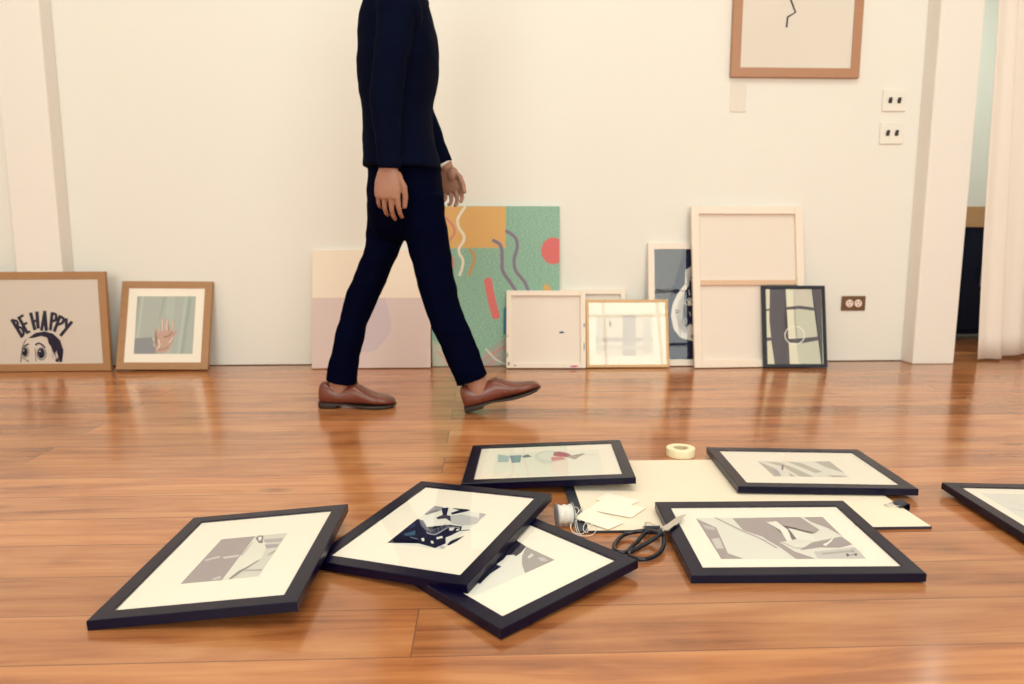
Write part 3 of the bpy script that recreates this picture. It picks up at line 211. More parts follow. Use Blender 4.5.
def floor_mat():
    m = bpy.data.materials.new('teak_planks')
    m.use_nodes = True
    nt = m.node_tree
    N, L = nt.nodes, nt.links
    b = N['Principled BSDF']
    tc = N.new('ShaderNodeTexCoord')
    br = N.new('ShaderNodeTexBrick')
    br.offset = 0.37
    br.offset_frequency = 2
    br.inputs['Color1'].default_value = (0, 0, 0, 1)
    br.inputs['Color2'].default_value = (1, 1, 1, 1)
    br.inputs['Mortar'].default_value = (0.5, 0.5, 0.5, 1)
    br.inputs['Scale'].default_value = 1.0
    br.inputs['Mortar Size'].default_value = 0.0014
    br.inputs['Mortar Smooth'].default_value = 0.3
    br.inputs['Brick Width'].default_value = 3.1
    br.inputs['Row Height'].default_value = 0.14
    mp0 = N.new('ShaderNodeMapping')
    mp0.inputs['Location'].default_value = (0.25, 0.105, 0)
    L.new(tc.outputs['Object'], mp0.inputs['Vector'])
    L.new(mp0.outputs[0], br.inputs['Vector'])
    # grain, shifted per plank
    sh = N.new('ShaderNodeVectorMath'); sh.operation = 'MULTIPLY'
    sh.inputs[1].default_value = (7.3, 3.1, 11.0)
    L.new(br.outputs['Color'], sh.inputs[0])
    ad = N.new('ShaderNodeVectorMath'); ad.operation = 'ADD'
    L.new(tc.outputs['Object'], ad.inputs[0]); L.new(sh.outputs[0], ad.inputs[1])
    mp = N.new('ShaderNodeMapping'); mp.inputs['Scale'].default_value = (0.9, 13, 1)
    L.new(ad.outputs[0], mp.inputs['Vector'])
    n1 = N.new('ShaderNodeTexNoise'); n1.inputs['Scale'].default_value = 2.2; n1.inputs['Detail'].default_value = 9
    n1.inputs['Roughness'].default_value = 0.62; n1.inputs['Distortion'].default_value = 0.9
    L.new(mp.outputs[0], n1.inputs['Vector'])
    mp2 = N.new('ShaderNodeMapping'); mp2.inputs['Scale'].default_value = (1.0, 3.2, 1)
    L.new(ad.outputs[0], mp2.inputs['Vector'])
    n2 = N.new('ShaderNodeTexNoise'); n2.inputs['Scale'].default_value = 1.7; n2.inputs['Detail'].default_value = 4
    n2.inputs['Distortion'].default_value = 1.2
    L.new(mp2.outputs[0], n2.inputs['Vector'])
    # knots
    mp3 = N.new('ShaderNodeMapping'); mp3.inputs['Scale'].default_value = (1.0, 2.6, 1)
    L.new(ad.outputs[0], mp3.inputs['Vector'])
    vo = N.new('ShaderNodeTexVoronoi'); vo.inputs['Scale'].default_value = 2.1
    L.new(mp3.outputs[0], vo.inputs['Vector'])
    kr = N.new('ShaderNodeValToRGB')
    kr.color_ramp.elements[0].position = 0.0; kr.color_ramp.elements[0].color = (0.30, 0.26, 0.24, 1)
    kr.color_ramp.elements[1].position = 0.12; kr.color_ramp.elements[1].color = (1, 1, 1, 1)
    L.new(vo.outputs['Distance'], kr.inputs[0])
    s1 = N.new('ShaderNodeMath'); s1.operation = 'MULTIPLY_ADD'; s1.inputs[1].default_value = 0.55
    L.new(n1.outputs['Fac'], s1.inputs[0])
    s2 = N.new('ShaderNodeMath'); s2.operation = 'MULTIPLY'; s2.inputs[1].default_value = 0.45
    L.new(n2.outputs['Fac'], s2.inputs[0]); L.new(s2.outputs[0], s1.inputs[2])
    cr = N.new('ShaderNodeValToRGB')
    e = cr.color_ramp.elements
    e[0].position = 0.32; e[0].color = (0.22, 0.060, 0.020, 1)
    e[1].position = 0.66; e[1].color = (0.62, 0.28, 0.108, 1)
    mid = e.new(0.49); mid.color = (0.48, 0.175, 0.060, 1)
    L.new(s1.outputs[0], cr.inputs[0])
    # per plank tint
    tr = N.new('ShaderNodeMapRange'); tr.inputs['To Min'].default_value = 0.76; tr.inputs['To Max'].default_value = 1.14
    L.new(br.outputs['Color'], tr.inputs['Value'])
    mt = N.new('ShaderNodeMix'); mt.data_type = 'RGBA'; mt.blend_type = 'MULTIPLY'; mt.inputs['Factor'].default_value = 1
    L.new(cr.outputs[0], mt.inputs['A']); L.new(tr.outputs[0], mt.inputs['B'])
    mk = N.new('ShaderNodeMix'); mk.data_type = 'RGBA'; mk.blend_type = 'MULTIPLY'; mk.inputs['Factor'].default_value = 0.9
    L.new(mt.outputs['Result'], mk.inputs['A']); L.new(kr.outputs[0], mk.inputs['B'])
    mg = N.new('ShaderNodeMix'); mg.data_type = 'RGBA'
    mg.inputs['B'].default_value = (0.10, 0.035, 0.022, 1)
    gf = N.new('ShaderNodeMath'); gf.operation = 'MULTIPLY'; gf.inputs[1].default_value = 0.75
    L.new(br.outputs['Fac'], gf.inputs[0]); L.new(gf.outputs[0], mg.inputs['Factor'])
    L.new(mk.outputs['Result'], mg.inputs['A'])
    L.new(mg.outputs['Result'], b.inputs['Base Color'])
    rr = N.new('ShaderNodeMapRange'); rr.inputs['To Min'].default_value = 0.13; rr.inputs['To Max'].default_value = 0.27
    L.new(n2.outputs['Fac'], rr.inputs['Value']); L.new(rr.outputs[0], b.inputs['Roughness'])
    b.inputs['Specular IOR Level'].default_value = 0.6
    b.inputs['Coat Weight'].default_value = 0.25
    b.inputs['Coat Roughness'].default_value = 0.12
    bp = N.new('ShaderNodeBump'); bp.inputs['Strength'].default_value = 0.12; bp.inputs['Distance'].default_value = 0.004
    hb = N.new('ShaderNodeMath'); hb.operation = 'SUBTRACT'
    L.new(n2.outputs['Fac'], hb.inputs[0]); L.new(br.outputs['Fac'], hb.inputs[1])
    L.new(hb.outputs[0], bp.inputs['Height']); L.new(bp.outputs[0], b.inputs['Normal'])
    return m


def woven_mat():
    """knotted wool surface of the green hanging"""
    m = mat('woven_green', alb((150, 190, 158)), 0.9, 0.1)
    nt = m.node_tree
    b = nt.nodes['Principled BSDF']
    tc = nt.nodes.new('ShaderNodeTexCoord')
    nz = nt.nodes.new('ShaderNodeTexNoise'); nz.inputs['Scale'].default_value = 90; nz.inputs['Detail'].default_value = 6
    mp = nt.nodes.new('ShaderNodeMapping'); mp.inputs['Scale'].default_value = (1, 1, 3)
    nt.links.new(tc.outputs['Object'], mp.inputs['Vector']); nt.links.new(mp.outputs[0], nz.inputs['Vector'])
    cr = nt.nodes.new('ShaderNodeValToRGB')
    cr.color_ramp.elements[0].position = 0.36; cr.color_ramp.elements[0].color = alb((132, 176, 150))
    cr.color_ramp.elements[1].position = 0.64; cr.color_ramp.elements[1].color = alb((168, 202, 174))
    nt.links.new(nz.outputs['Fac'], cr.inputs[0]); nt.links.new(cr.outputs[0], b.inputs['Base Color'])
    wv = nt.nodes.new('ShaderNodeTexWave'); wv.bands_direction = 'Z'; wv.inputs['Scale'].default_value = 45
    wv.inputs['Distortion'].default_value = 2
    nt.links.new(tc.outputs['Object'], wv.inputs['Vector'])
    bp = nt.nodes.new('ShaderNodeBump'); bp.inputs['Strength'].default_value = 0.5; bp.inputs['Distance'].default_value = 0.004
    nt.links.new(wv.outputs['Fac'], bp.inputs['Height']); nt.links.new(bp.outputs[0], b.inputs['Normal'])
    return m


# ------------------------------------------------------------------ mesh helpers
COL = sc.collection


def link(name, bm, material=None, parent=None, smooth=False, mats=None, bevel=0, seg=2):
    me = bpy.data.meshes.new(name)
    bm.normal_update()
    bm.to_mesh(me)
    bm.free()
    o = bpy.data.objects.new(name, me)
    COL.objects.link(o)
    for mm in (mats or ([material] if material else [])):
        me.materials.append(mm)
    if smooth:
        for p in me.polygons:
            p.use_smooth = True
    if parent is not None:
        o.parent = parent
    if bevel:
        md = o.modifiers.new('bevel', 'BEVEL')
        md.width = bevel
        md.segments = seg
        md.limit_method = 'ANGLE'
    return o


def empty(name, loc=(0, 0, 0), rot=(0, 0, 0), label=None, cat=None, group=None):
    o = bpy.data.objects.new(name, None)
    o.empty_display_size = 0.05
    COL.objects.link(o)
    o.location = loc
    o.rotation_euler = rot
    tag(o, label, cat, group)
    return o


def tag(o, label=None, cat=None, group=None, kind=None):
    if label: o['label'] = label
    if cat: o['category'] = cat
    if group: o['group'] = group
    if kind: o['kind'] = kind
    return o


def box(bm, x0, x1, y0, y1, z0, z1, mi=0, fn=None):
    vs = []
    for x, y, z in ((x0, y0, z0), (x1, y0, z0), (x1, y1, z0), (x0, y1, z0), (x0, y0, z1), (x1, y0, z1), (x1, y1, z1), (x0, y1, z1)):
        p = Vector((x, y, z))
        vs.append(bm.verts.new(fn(p) if fn else p))
    for f in ((3, 2, 1, 0), (4, 5, 6, 7), (0, 1, 5, 4), (1, 2, 6, 5), (2, 3, 7, 6), (3, 0, 4, 7)):
        bm.faces.new([vs[i] for i in f]).material_index = mi


def tube(bm, pts, rad, seg=8, cap=True, mi=0):
    """round tube along points; rad a number or a list"""
    pts = [Vector(p) for p in pts]
    n = len(pts)
    rr = rad if isinstance(rad, (list, tuple)) else [rad] * n
    rings = []
    up = None
    for i, p in enumerate(pts):
        t = (pts[min(i + 1, n - 1)] - pts[max(i - 1, 0)]).normalized()
        if up is None:
            up = Vector((0, 0, 1)) if abs(t.z) < 0.9 else Vector((1, 0, 0))
        u = (up - t * up.dot(t)).normalized()
        up = u
        v = t.cross(u)
        rings.append([bm.verts.new(p + (u * math.cos(2 * math.pi * k / seg) + v * math.sin(2 * math.pi * k / seg)) * rr[i]) for k in range(seg)])
    for a, b in zip(rings, rings[1:]):
        for k in range(seg):
            bm.faces.new((a[k], a[(k + 1) % seg], b[(k + 1) % seg], b[k])).material_index = mi
    if cap:
        bm.faces.new(rings[0][::-1]).material_index = mi
        bm.faces.new(rings[-1]).material_index = mi


def smooth_path(pts, sub=5, closed=False):
    pts = [Vector(p) for p in pts]
    out = []
    n = len(pts)
    rng = n if closed else n - 1
    for i in range(rng):
        p0 = pts[(i - 1) % n] if (closed or i > 0) else pts[0]
        p1 = pts[i]; p2 = pts[(i + 1) % n]
        p3 = pts[(i + 2) % n] if (closed or i + 2 < n) else pts[-1]
        for k in range(sub):
            t = k / sub
            out.append(0.5 * ((2 * p1) + (p2 - p0) * t + (2 * p0 - 5 * p1 + 4 * p2 - p3) * t * t + (3 * p1 - p0 - 3 * p2 + p3) * t ** 3))
    if not closed:
        out.append(pts[-1])
    return out


def loft(bm, rings, cap=True, mi=0):
    """rings: lists of equally many points"""
    vr = [[bm.verts.new(p) for p in r] for r in rings]
    n = len(vr[0])
    for a, b in zip(vr, vr[1:]):
        for k in range(n):
            bm.faces.new((a[k], a[(k + 1) % n], b[(k + 1) % n], b[k])).material_index = mi
    if cap:
        bm.faces.new(vr[0][::-1]).material_index = mi
        bm.faces.new(vr[-1]).material_index = mi


def frame_mesh(w, h, border, t, axis='XY', front=0.0, bev=0.0012):
    """mitred rectangular frame centred on the origin, its face at depth `front`, going back by t.
    axis XY: lies in XY, back is -Z.  axis XZ: stands in XZ, back is +Y"""
    bm = bmesh.new()
    prof = [(0, t), (0, bev), (bev, 0), (border - bev, 0), (border, bev), (border, t)]   # (inset, depth)
    rings = []
    for ins, d in prof:
        x, y = w / 2 - ins, h / 2 - ins
        ring = []
        for sx, sy in ((-1, -1), (1, -1), (1, 1), (-1, 1)):
            ring.append(Vector((sx * x, sy * y, front - d)) if axis == 'XY' else Vector((sx * x, front + d, sy * y)))
        rings.append([bm.verts.new(p) for p in ring])
    rings.append(rings[0])
    for a, b in zip(rings, rings[1:]):
        for k in range(4):
            bm.faces.new((a[k], a[(k + 1) % 4], b[(k + 1) % 4], b[k]))
    bmesh.ops.recalc_face_normals(bm, faces=bm.faces)
    return bm


def art_mesh(items, place, step=0.00007, clip=None):
    """flat printed picture: polygons and strokes; place(u, v, depth) -> point; depth is how far it sits proud"""
    bm = bmesh.new()
    mats, idx = [], {}
    lvl = 0

    def face(ps, key, depth):
        if key not in idx:
            idx[key] = len(mats)
            mats.append(mat('ink_%d_%d_%d' % key, alb(key, INK_K), 0.6, 0.2))
        if clip:
            ps = clip_poly(ps, clip)
            if len(ps) < 3:
                return
        ar = sum(ps[i][0] * ps[(i + 1) % len(ps)][1] - ps[(i + 1) % len(ps)][0] * ps[i][1] for i in range(len(ps)))
        if ar < 0:
            ps = ps[::-1]
        vs = [bm.verts.new(place(p[0], p[1], depth)) for p in ps]
        try:
            bm.faces.new(vs).material_index = idx[key]
        except ValueError:
            pass
    for it in items:
        lvl += 1
        key = tuple(it[1])
        if it[0] == 'p':
            face([tuple(p) for p in it[2]], key, lvl * step)
        else:
            wd = it[2] / 2
            ps = [Vector((p[0], p[1])) for p in it[3]]
            # one mitred ribbon
            ps2 = smooth2(ps) if len(ps) > 3 and it[0] != 'l' else ps
            Lp, Rp = [], []
            for i, p in enumerate(ps2):
                t = (ps2[min(i + 1, len(ps2) - 1)] - ps2[max(i - 1, 0)])
                if t.length < 1e-9:
                    t = Vector((1, 0))
                t.normalize()
                nn = Vector((-t.y, t.x)) * wd
                if i == 0: p = p - t * wd * 0.7
                if i == len(ps2) - 1: p = p + t * wd * 0.7
                Lp.append(p + nn); Rp.append(p - nn)
            for i in range(len(ps2) - 1):
                face([tuple(Lp[i]), tuple(Lp[i + 1]), tuple(Rp[i + 1]), tuple(Rp[i])], key, lvl * step + (i % 2) * step * 0.3)
    bmesh.ops.triangulate(bm, faces=[f for f in bm.faces if len(f.verts) > 4])
    return bm, mats


def smooth2(ps):
    q = smooth_path([Vector((p.x, p.y, 0)) for p in ps], 4)
    return [Vector((p.x, p.y)) for p in q]


def clip_poly(ps, c):
    x0, x1, y0, y1 = c
    for ax, lim, sgn in ((0, x0, 1), (0, x1, -1), (1, y0, 1), (1, y1, -1)):
        out = []
        for i in range(len(ps)):
            a, b = ps[i], ps[(i + 1) % len(ps)]
            ia, ib = (a[ax] - lim) * sgn >= 0, (b[ax] - lim) * sgn >= 0
            if ia: out.append(a)
            if ia != ib:
                t = (lim - a[ax]) / (b[ax] - a[ax])
                out.append((a[0] + (b[0] - a[0]) * t, a[1] + (b[1] - a[1]) * t))
        ps = out
        if not ps: return []
    return ps


INK_K = 0.92
WALL = mat('painted_plaster', alb((236, 230, 213)), 0.75, 0.25, noise=(1.3, (1, 1, 1), 0.015), bump=(9, 0.06))
TRIMW = mat('painted_column', alb((236, 228, 212)), 0.6, 0.3, bump=(7, 0.12))
BLACK = mat('black_lacquered_wood', (0.0011, 0.0006, 0.015, 1), 0.28, 0.25)
MATB = mat('cream_mat_board', (0.95, 0.865, 0.745, 1), 0.8, 0.2)
OAK = mat('oak_veneer', alb((170, 126, 84)), 0.45, 0.4, noise=(14, (1, 1, 9), 0.16))
OAKH = mat('reddish_oak', alb((178, 130, 96)), 0.45, 0.4, noise=(14, (1, 1, 9), 0.12))
PINE = mat('pale_pine', alb((240, 224, 200)), 0.6, 0.3, noise=(16, (1, 1, 6), 0.05))
PINEB = mat('raw_pine_bar', alb((222, 186, 150)), 0.6, 0.3, noise=(16, (6, 1, 1), 0.08))
WHITEF = mat('white_painted_wood', alb((236, 222, 200)), 0.4, 0.4)
CANVAS = mat('primed_canvas', alb((236, 222, 198)), 0.9, 0.1, bump=(220, 0.15))
CANVASB = mat('raw_canvas_back', alb((234, 220, 200)), 0.9, 0.1, bump=(180, 0.15))
BACKB = mat('brown_backing_board', (0.20, 0.13, 0.08, 1), 0.8, 0.2)
GLASS = glass_mat()

# ------------------------------------------------------------------ the room
def struct(name, bm, m, **k):
    o = link(name, bm, m, **k)
    o['kind'] = 'structure'
    return o


A0, A1, B1 = -3.7, 3.9, 6.4
NB = -2.9                       # far wall of the next room
bm = bmesh.new()
box(bm, A0 - .2, A1 + .2, -(B1 + .3), 3.1, -0.12, 0)
fl = struct('floor', bm, floor_mat())
fl.location = (OX, OY, 0)
fl.rotation_euler = (0, 0, PSI)


def rbox(bm, a0, a1, b0, b1, z0, z1, mi=0):
    box(bm, a0, a1, b0, b1, z0, z1, mi, lambda p: room(p.x, p.y, p.z))
    return bm


def rstruct(name, boxes, m, bevel=0):
    bm = bmesh.new()
    for bx in boxes:
        rbox(bm, *bx)
    bmesh.ops.recalc_face_normals(bm, faces=bm.faces)
    return struct(name, bm, m, bevel=bevel)


DOORA, DOORB = 2.14, 3.5
rstruct('wall_back', [(A0, DOORA, -.12, 0, 0.004, ROOM_H), (DOORA, DOORB, -.12, 0, 2.5, ROOM_H), (DOORB, A1, -.12, 0, 0, ROOM_H)], WALL)
rstruct('wall_left', [(A0 - .12, A0, -.12, B1 + .12, 0, ROOM_H)], WALL)
rstruct('wall_right', [(A1, A1 + .12, -.12, B1 + .12, 0, ROOM_H)], WALL)
W0, W1, WZ0, WZ1 = 0.6, 2.9, 0.45, 3.45
rstruct('wall_front', [(A0, -W1, B1, B1 + .12, 0, ROOM_H), (-W0, W0, B1, B1 + .12, 0, ROOM_H), (W1, A1, B1, B1 + .12, 0, ROOM_H),
                       (-W1, -W0, B1, B1 + .12, 0, WZ0), (W0, W1, B1, B1 + .12, 0, WZ0),
                       (-W1, -W0, B1, B1 + .12, WZ1, ROOM_H), (W0, W1, B1, B1 + .12, WZ1, ROOM_H)], WALL)
# ceiling with an opening added for the overhead fill
RA0, RA1, RB0, RB1 = -1.9, 2.3, 2.25, 4.95
rstruct('ceiling', [(A0, RA0, 0, B1, ROOM_H, ROOM_H + .15), (RA1, A1, 0, B1, ROOM_H, ROOM_H + .15),
                    (RA0, RA1, 0, RB0, ROOM_H, ROOM_H + .15), (RA0, RA1, RB1, B1, ROOM_H, ROOM_H + .15)], WALL)
SASH = mat('grey_window_bars', alb((96, 92, 98)), 0.5, 0.4)
for i, s in enumerate((-1, 1)):
    a0, a1 = sorted((s * W0, s * W1))
    bxs = [(a0, a0 + .05, B1, B1 + .06, WZ0, WZ1), (a1 - .05, a1, B1, B1 + .06, WZ0, WZ1), (a0, a1, B1, B1 + .06, WZ0, WZ0 + .05), (a0, a1, B1, B1 + .06, WZ1 - .05, WZ1)]
    for q in (1 / 3, 2 / 3):
        bxs.append((a0 + (a1 - a0) * q - .02, a0 + (a1 - a0) * q + .02, B1 + .01, B1 + .05, WZ0, WZ1))
    for q in (.25, .5, .75):
        bxs.append((a0, a1, B1 + .01, B1 + .05, WZ0 + (WZ1 - WZ0) * q - .02, WZ0 + (WZ1 - WZ0) * q + .02))
    rstruct('window_%d' % (i + 1), bxs, SASH)
bxs = []
for q in range(1, 5):
    a = RA0 + (RA1 - RA0) * q / 5
    bxs.append((a - .02, a + .02, RB0, RB1, ROOM_H + .03, ROOM_H + .09))
bxs.append((RA0, RA1, (RB0 + RB1) / 2 - .02, (RB0 + RB1) / 2 + .02, ROOM_H + .03, ROOM_H + .09))
rstruct('window_3', bxs, SASH)  # bars of the unseen roof light, added along with the overhead fill
# square columns standing 9 cm proud of the wall, their edges a little worn
rstruct('trim_1', [(-2.25, -2.045, 0, .095, 0, ROOM_H)], TRIMW, bevel=.006)
rstruct('trim_2', [(1.935, 2.14, -.12, .1, 0, ROOM_H)], TRIMW, bevel=.006)
# next room
GREENW = mat('pale_green_plaster', alb((226, 226, 214)), 0.8, 0.2)
rstruct('wall_next_room', [(1.6, 4.6, NB - .1, NB, 0, 3.3), (1.5, 1.6, NB, -.12, 0, 3.3), (4.5, 4.6, NB, -.12, 0, 3.3)], GREENW)
bm = bmesh.new()
rbox(bm, A1, 4.6, NB - .1, -.12, -.12, 0)
struct('floor_next_room', bm, mat('dark_floor', (.12, .05, .035, 1), .4, .4))
rstruct('ceiling_next_room', [(1.5, 4.6, NB, -.12, 3.3, 3.4)], GREENW)

# ------------------------------------------------------------------ cabinet in the next room
cb = empty('low_cabinet', room(2.85, -.95, 0), (0, 0, PSI), 'dark navy low cabinet with a thick wooden top beyond the curtain gap', 'cabinet')
bm = bmesh.new(); box(bm, -.6, .6, -.22, .2, .03, .665)
NAVY = mat('navy_paint', (0.006, 0.010, 0.032, 1), .6, .15)
link('body', bm, NAVY, cb, bevel=.004)
bm = bmesh.new(); box(bm, -.62, .62, -.235, .22, .665, .785)
link('top', bm, mat('pale_oak_top', alb((205, 165, 118)), .45, .4, noise=(14, (1, 9, 9), 0.12)), cb, bevel=.004)
for sx in (-1, 1):
    bm = bmesh.new(); box(bm, sx * .3 - .285, sx * .3 + .285, -.235, -.22, .06, .64)
    d = link('door', bm, NAVY, cb, bevel=.003)
    bm = bmesh.new(); tube(bm, [(sx * .05, -.25, .32), (sx * .05, -.25, .44)], .006)
    link('handle', bm, mat('steel', (.5, .5, .5, 1), .3, .5, 1.0), d)

# ------------------------------------------------------------------ curtain
def curtain():
    bm = bmesh.new()
    H = 2.48
    nz, na = 24, 200
    rows = []
    for j in range(nz + 1):
        z = .016 + (H - .016) * j / nz
        fl_ = 1 - min(1, z / 1.75)
        row = []
        left = 2.245 + .066 * fl_
        for i in range(na + 1):
            s = i / na
            a = left + (3.55 - left) * s
            d = a - left
            # the first fold stands forward, then the cloth falls back and hangs in softer folds
            k = min(1, max(0, (d - (.088 + .035 * fl_)) / .06)); k = k * k * (3 - 2 * k)
            b = .018 - .085 * k + .008 * math.cos(2 * math.pi * d / .11) * (1 - k) + k * (.028 * math.sin(2 * math.pi * (d - .15) / .29) + .008 * math.sin(2 * math.pi * d / .12))
            b += .006 * math.sin(3 * z + a * 4)
            zz = z + ((.003 + .006 * math.sin(d * 17) ** 2) * k - .006 if j == 0 else 0)
            row.append(bm.verts.new(room(a, b, zz)))
        rows.append(row)
    for j in range(nz):
        for i in range(na):
            bm.faces.new((rows[j][i], rows[j][i + 1], rows[j + 1][i + 1], rows[j + 1][i]))
    return bm


CURT = mat('white_curtain_cloth', alb((238, 226, 208)), .85, .15, bump=(150, .1), sheen=.2)
cu = empty('curtain', room(2.7, -.02, 0), (0, 0, 0), 'long white curtain hanging in the doorway beside the right column', 'curtain')
c = link('cloth', curtain(), CURT, cu, smooth=True)
c.matrix_parent_inverse = Matrix.Translation(-cu.location)
so = c.modifiers.new('thick', 'SOLIDIFY'); so.thickness = .0025
bm = bmesh.new(); tube(bm, [room(2.16, -.03, 2.47), room(3.48, -.03, 2.47)], .012)
r_ = link('rail', bm, mat('steel', (.5, .5, .5, 1), .3, .5, 1.0), cu); r_.matrix_parent_inverse = Matrix.Translation(-cu.location)

# ------------------------------------------------------------------ framed pictures lying on the floor
BD, TK = DATA['b'], DATA['t']


def floor_frame(key, loc, rot, w, h, items, label, clip_print=True, matc=MATB):
    t = empty('picture_frame', loc, rot, label, 'picture frame', 'black framed photographs lying on the floor')
    link('frame', frame_mesh(w, h, BD, TK), BLACK, t)
    iw, ih = w / 2 - BD + .001, h / 2 - BD + .001
    bm = bmesh.new(); box(bm, -iw, iw, -ih, ih, -.0056, -.0036)
    link('mat_board', bm, matc, t)
    clip = (-iw + .004, iw - .004, -ih + .004, ih - .004)
    bm, mats = art_mesh(items, lambda u, v, d: Vector((u, v, -.0036 + d)), clip=clip, step=.00005)
    pr = link('print', bm, None, t, mats=mats)
    bm = bmesh.new(); box(bm, -iw, iw, -ih, ih, -.0015, -.0010)
    link('glass', bm, GLASS, t)
    bm = bmesh.new(); box(bm, -iw, iw, -ih, ih, -TK + .002, -.0058)
    link('backing', bm, BACKB, t)
    return t


LAB = {
 'A': 'black frame lying leftmost on the floor, grey photo of a draped white figure',
 'B': 'black frame on the floor propped over another, dark busy black and white photo',
 'C': 'lowest black frame on the floor, half under its left neighbour, grey triangle in photo',
 'D': 'farthest black frame on the floor, small colour picture of a dish with red food',
 'E': 'black frame on the floor touched by the scissors tip, wide grey photo in white mat',
 'F': 'black frame behind the nearer right one, lying over the board corner, faint grey photo',
}
ORD = 'ABCDEF'
for kx in ORD:
    q = DATA['floor'][kx]
    p = q['pose']
    floor_frame(kx, p[:3], p[3:], q['w'], q['h'], DATA['art'].get(kx, []), LAB[kx])
# the frame running out of the picture on the right
gi = [['p', (236, 232, 214), [(-.11, -.15), (.11, -.15), (.11, .15), (-.11, .15)]],
      ['s', (205, 200, 190), .004, [(-.10, .06), (-.05, .02), (0, -.03)]], ['s', (210, 205, 195), .003, [(-.08, .1), (-.02, .05), (.05, .04)]],
      ['p', (190, 182, 172), [(-.02, -.02), (.09, .03), (.09, -.12), (.0, -.11)]]]
gw, gh = DATA['floor']['C']['h'], DATA['floor']['C']['w']
gx = Matrix.Rotation(R(-1.6), 3, 'Z')
gc = Vector((1.0358, 1.6848, 0)) + gx @ Vector((gw / 2, -gh / 2, 0))
floor_frame('G', (gc.x, gc.y, .0225), (R(.8), R(.7), R(-1.6)), gw, gh, gi,
            'black frame at the right edge of the photo, lying apart from the rest, pale print')

# ------------------------------------------------------------------ things leaning on the far wall
def wall_root(key, name, t, label, cat, group=None):
    """Empty with X right, Z up along the leaning face, Y to the wall; origin at the bottom centre of the front face"""
    X, Y, yaw, lean, roll, w, h = DATA['wall'][key]
    Rm = Matrix.Rotation(yaw, 4, 'Z') @ Matrix.Rotation(-lean, 4, 'X') @ Matrix.Rotation(roll, 4, 'Y')
    lift = -min((Rm @ Vector((sx * w / 2, y, 0))).z for sx in (-1, 1) for y in (0, t))
    o = empty(name, (0, 0, 0), (0, 0, 0), label, cat, group)
    o.matrix_world = Matrix.Translation((X, Y, lift + .0006)) @ Rm
    return o, w, h


def lean_frame(key, border, t, fm, label, items, opening=None, matc=MATB, rec=.004):
    o, w, h = wall_root(key, 'picture_frame', t, label, 'picture frame')
    bm = frame_mesh(w, h, border, t, 'XZ', 0)
    bmesh.ops.translate(bm, verts=bm.verts, vec=(0, 0, h / 2))
    link('frame', bm, fm, o)
    x, z0, z1 = w / 2 - border + .001, border - .001, h - border + .001
    bm = bmesh.new(); box(bm, -x, x, rec, rec + .002, z0, z1)
    link('mat_board', bm, matc, o)
    bm, mats = art_mesh(items, lambda u, v, d: Vector((u, rec - d, v)), clip=(-x + .001, x - .001, z0 + .001, z1 - .001), step=.00004)
    link('print', bm, None, o, mats=mats)
    bm = bmesh.new(); box(bm, -x, x, .0010, .0014, z0, z1)
    link('glass', bm, GLASS, o)
    bm = bmesh.new(); box(bm, -x, x, rec + .0021, t - .002, z0, z1)
    link('backing', bm, BACKB, o)
    return o


AR = DATA['art']
POSTER = mat('off_white_poster', alb((224, 210, 190), .97), .6, .3)
lean_frame('happy', .034, .022, OAK, 'wide oak frame at the far left reading BE HAPPY over a cartoon boy', AR['happy'], matc=POSTER)
lean_frame('hand', .033, .022, OAK, 'square oak frame leaning on the wall with a photo of a raised hand', AR['hand'])
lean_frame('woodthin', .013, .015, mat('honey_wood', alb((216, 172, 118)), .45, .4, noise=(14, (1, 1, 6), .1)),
           'thin honey wood frame with grey window reflections painted in, between canvas backs and skull poster', AR['woodthin'], matc=mat('warm_paper', alb((250, 240, 214)), .8, .2))  # grey cross bands are a window reflection painted onto the pale print
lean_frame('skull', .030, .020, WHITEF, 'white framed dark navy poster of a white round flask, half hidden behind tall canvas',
           AR['skull'], matc=mat('grey_reflection_print', alb((62, 56, 64)), .5, .4))  # lighter grey upper left is window reflection painted into the navy poster
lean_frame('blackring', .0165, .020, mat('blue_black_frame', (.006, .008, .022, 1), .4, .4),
           'small black frame leaning on the tall canvas, window reflection painted as dark bars and a ring', AR['blackring'], matc=mat('pale_green_reflection', alb((205, 208, 184)), .6, .3))  # posts, bars and ring: reflection in the glass, put into the colours


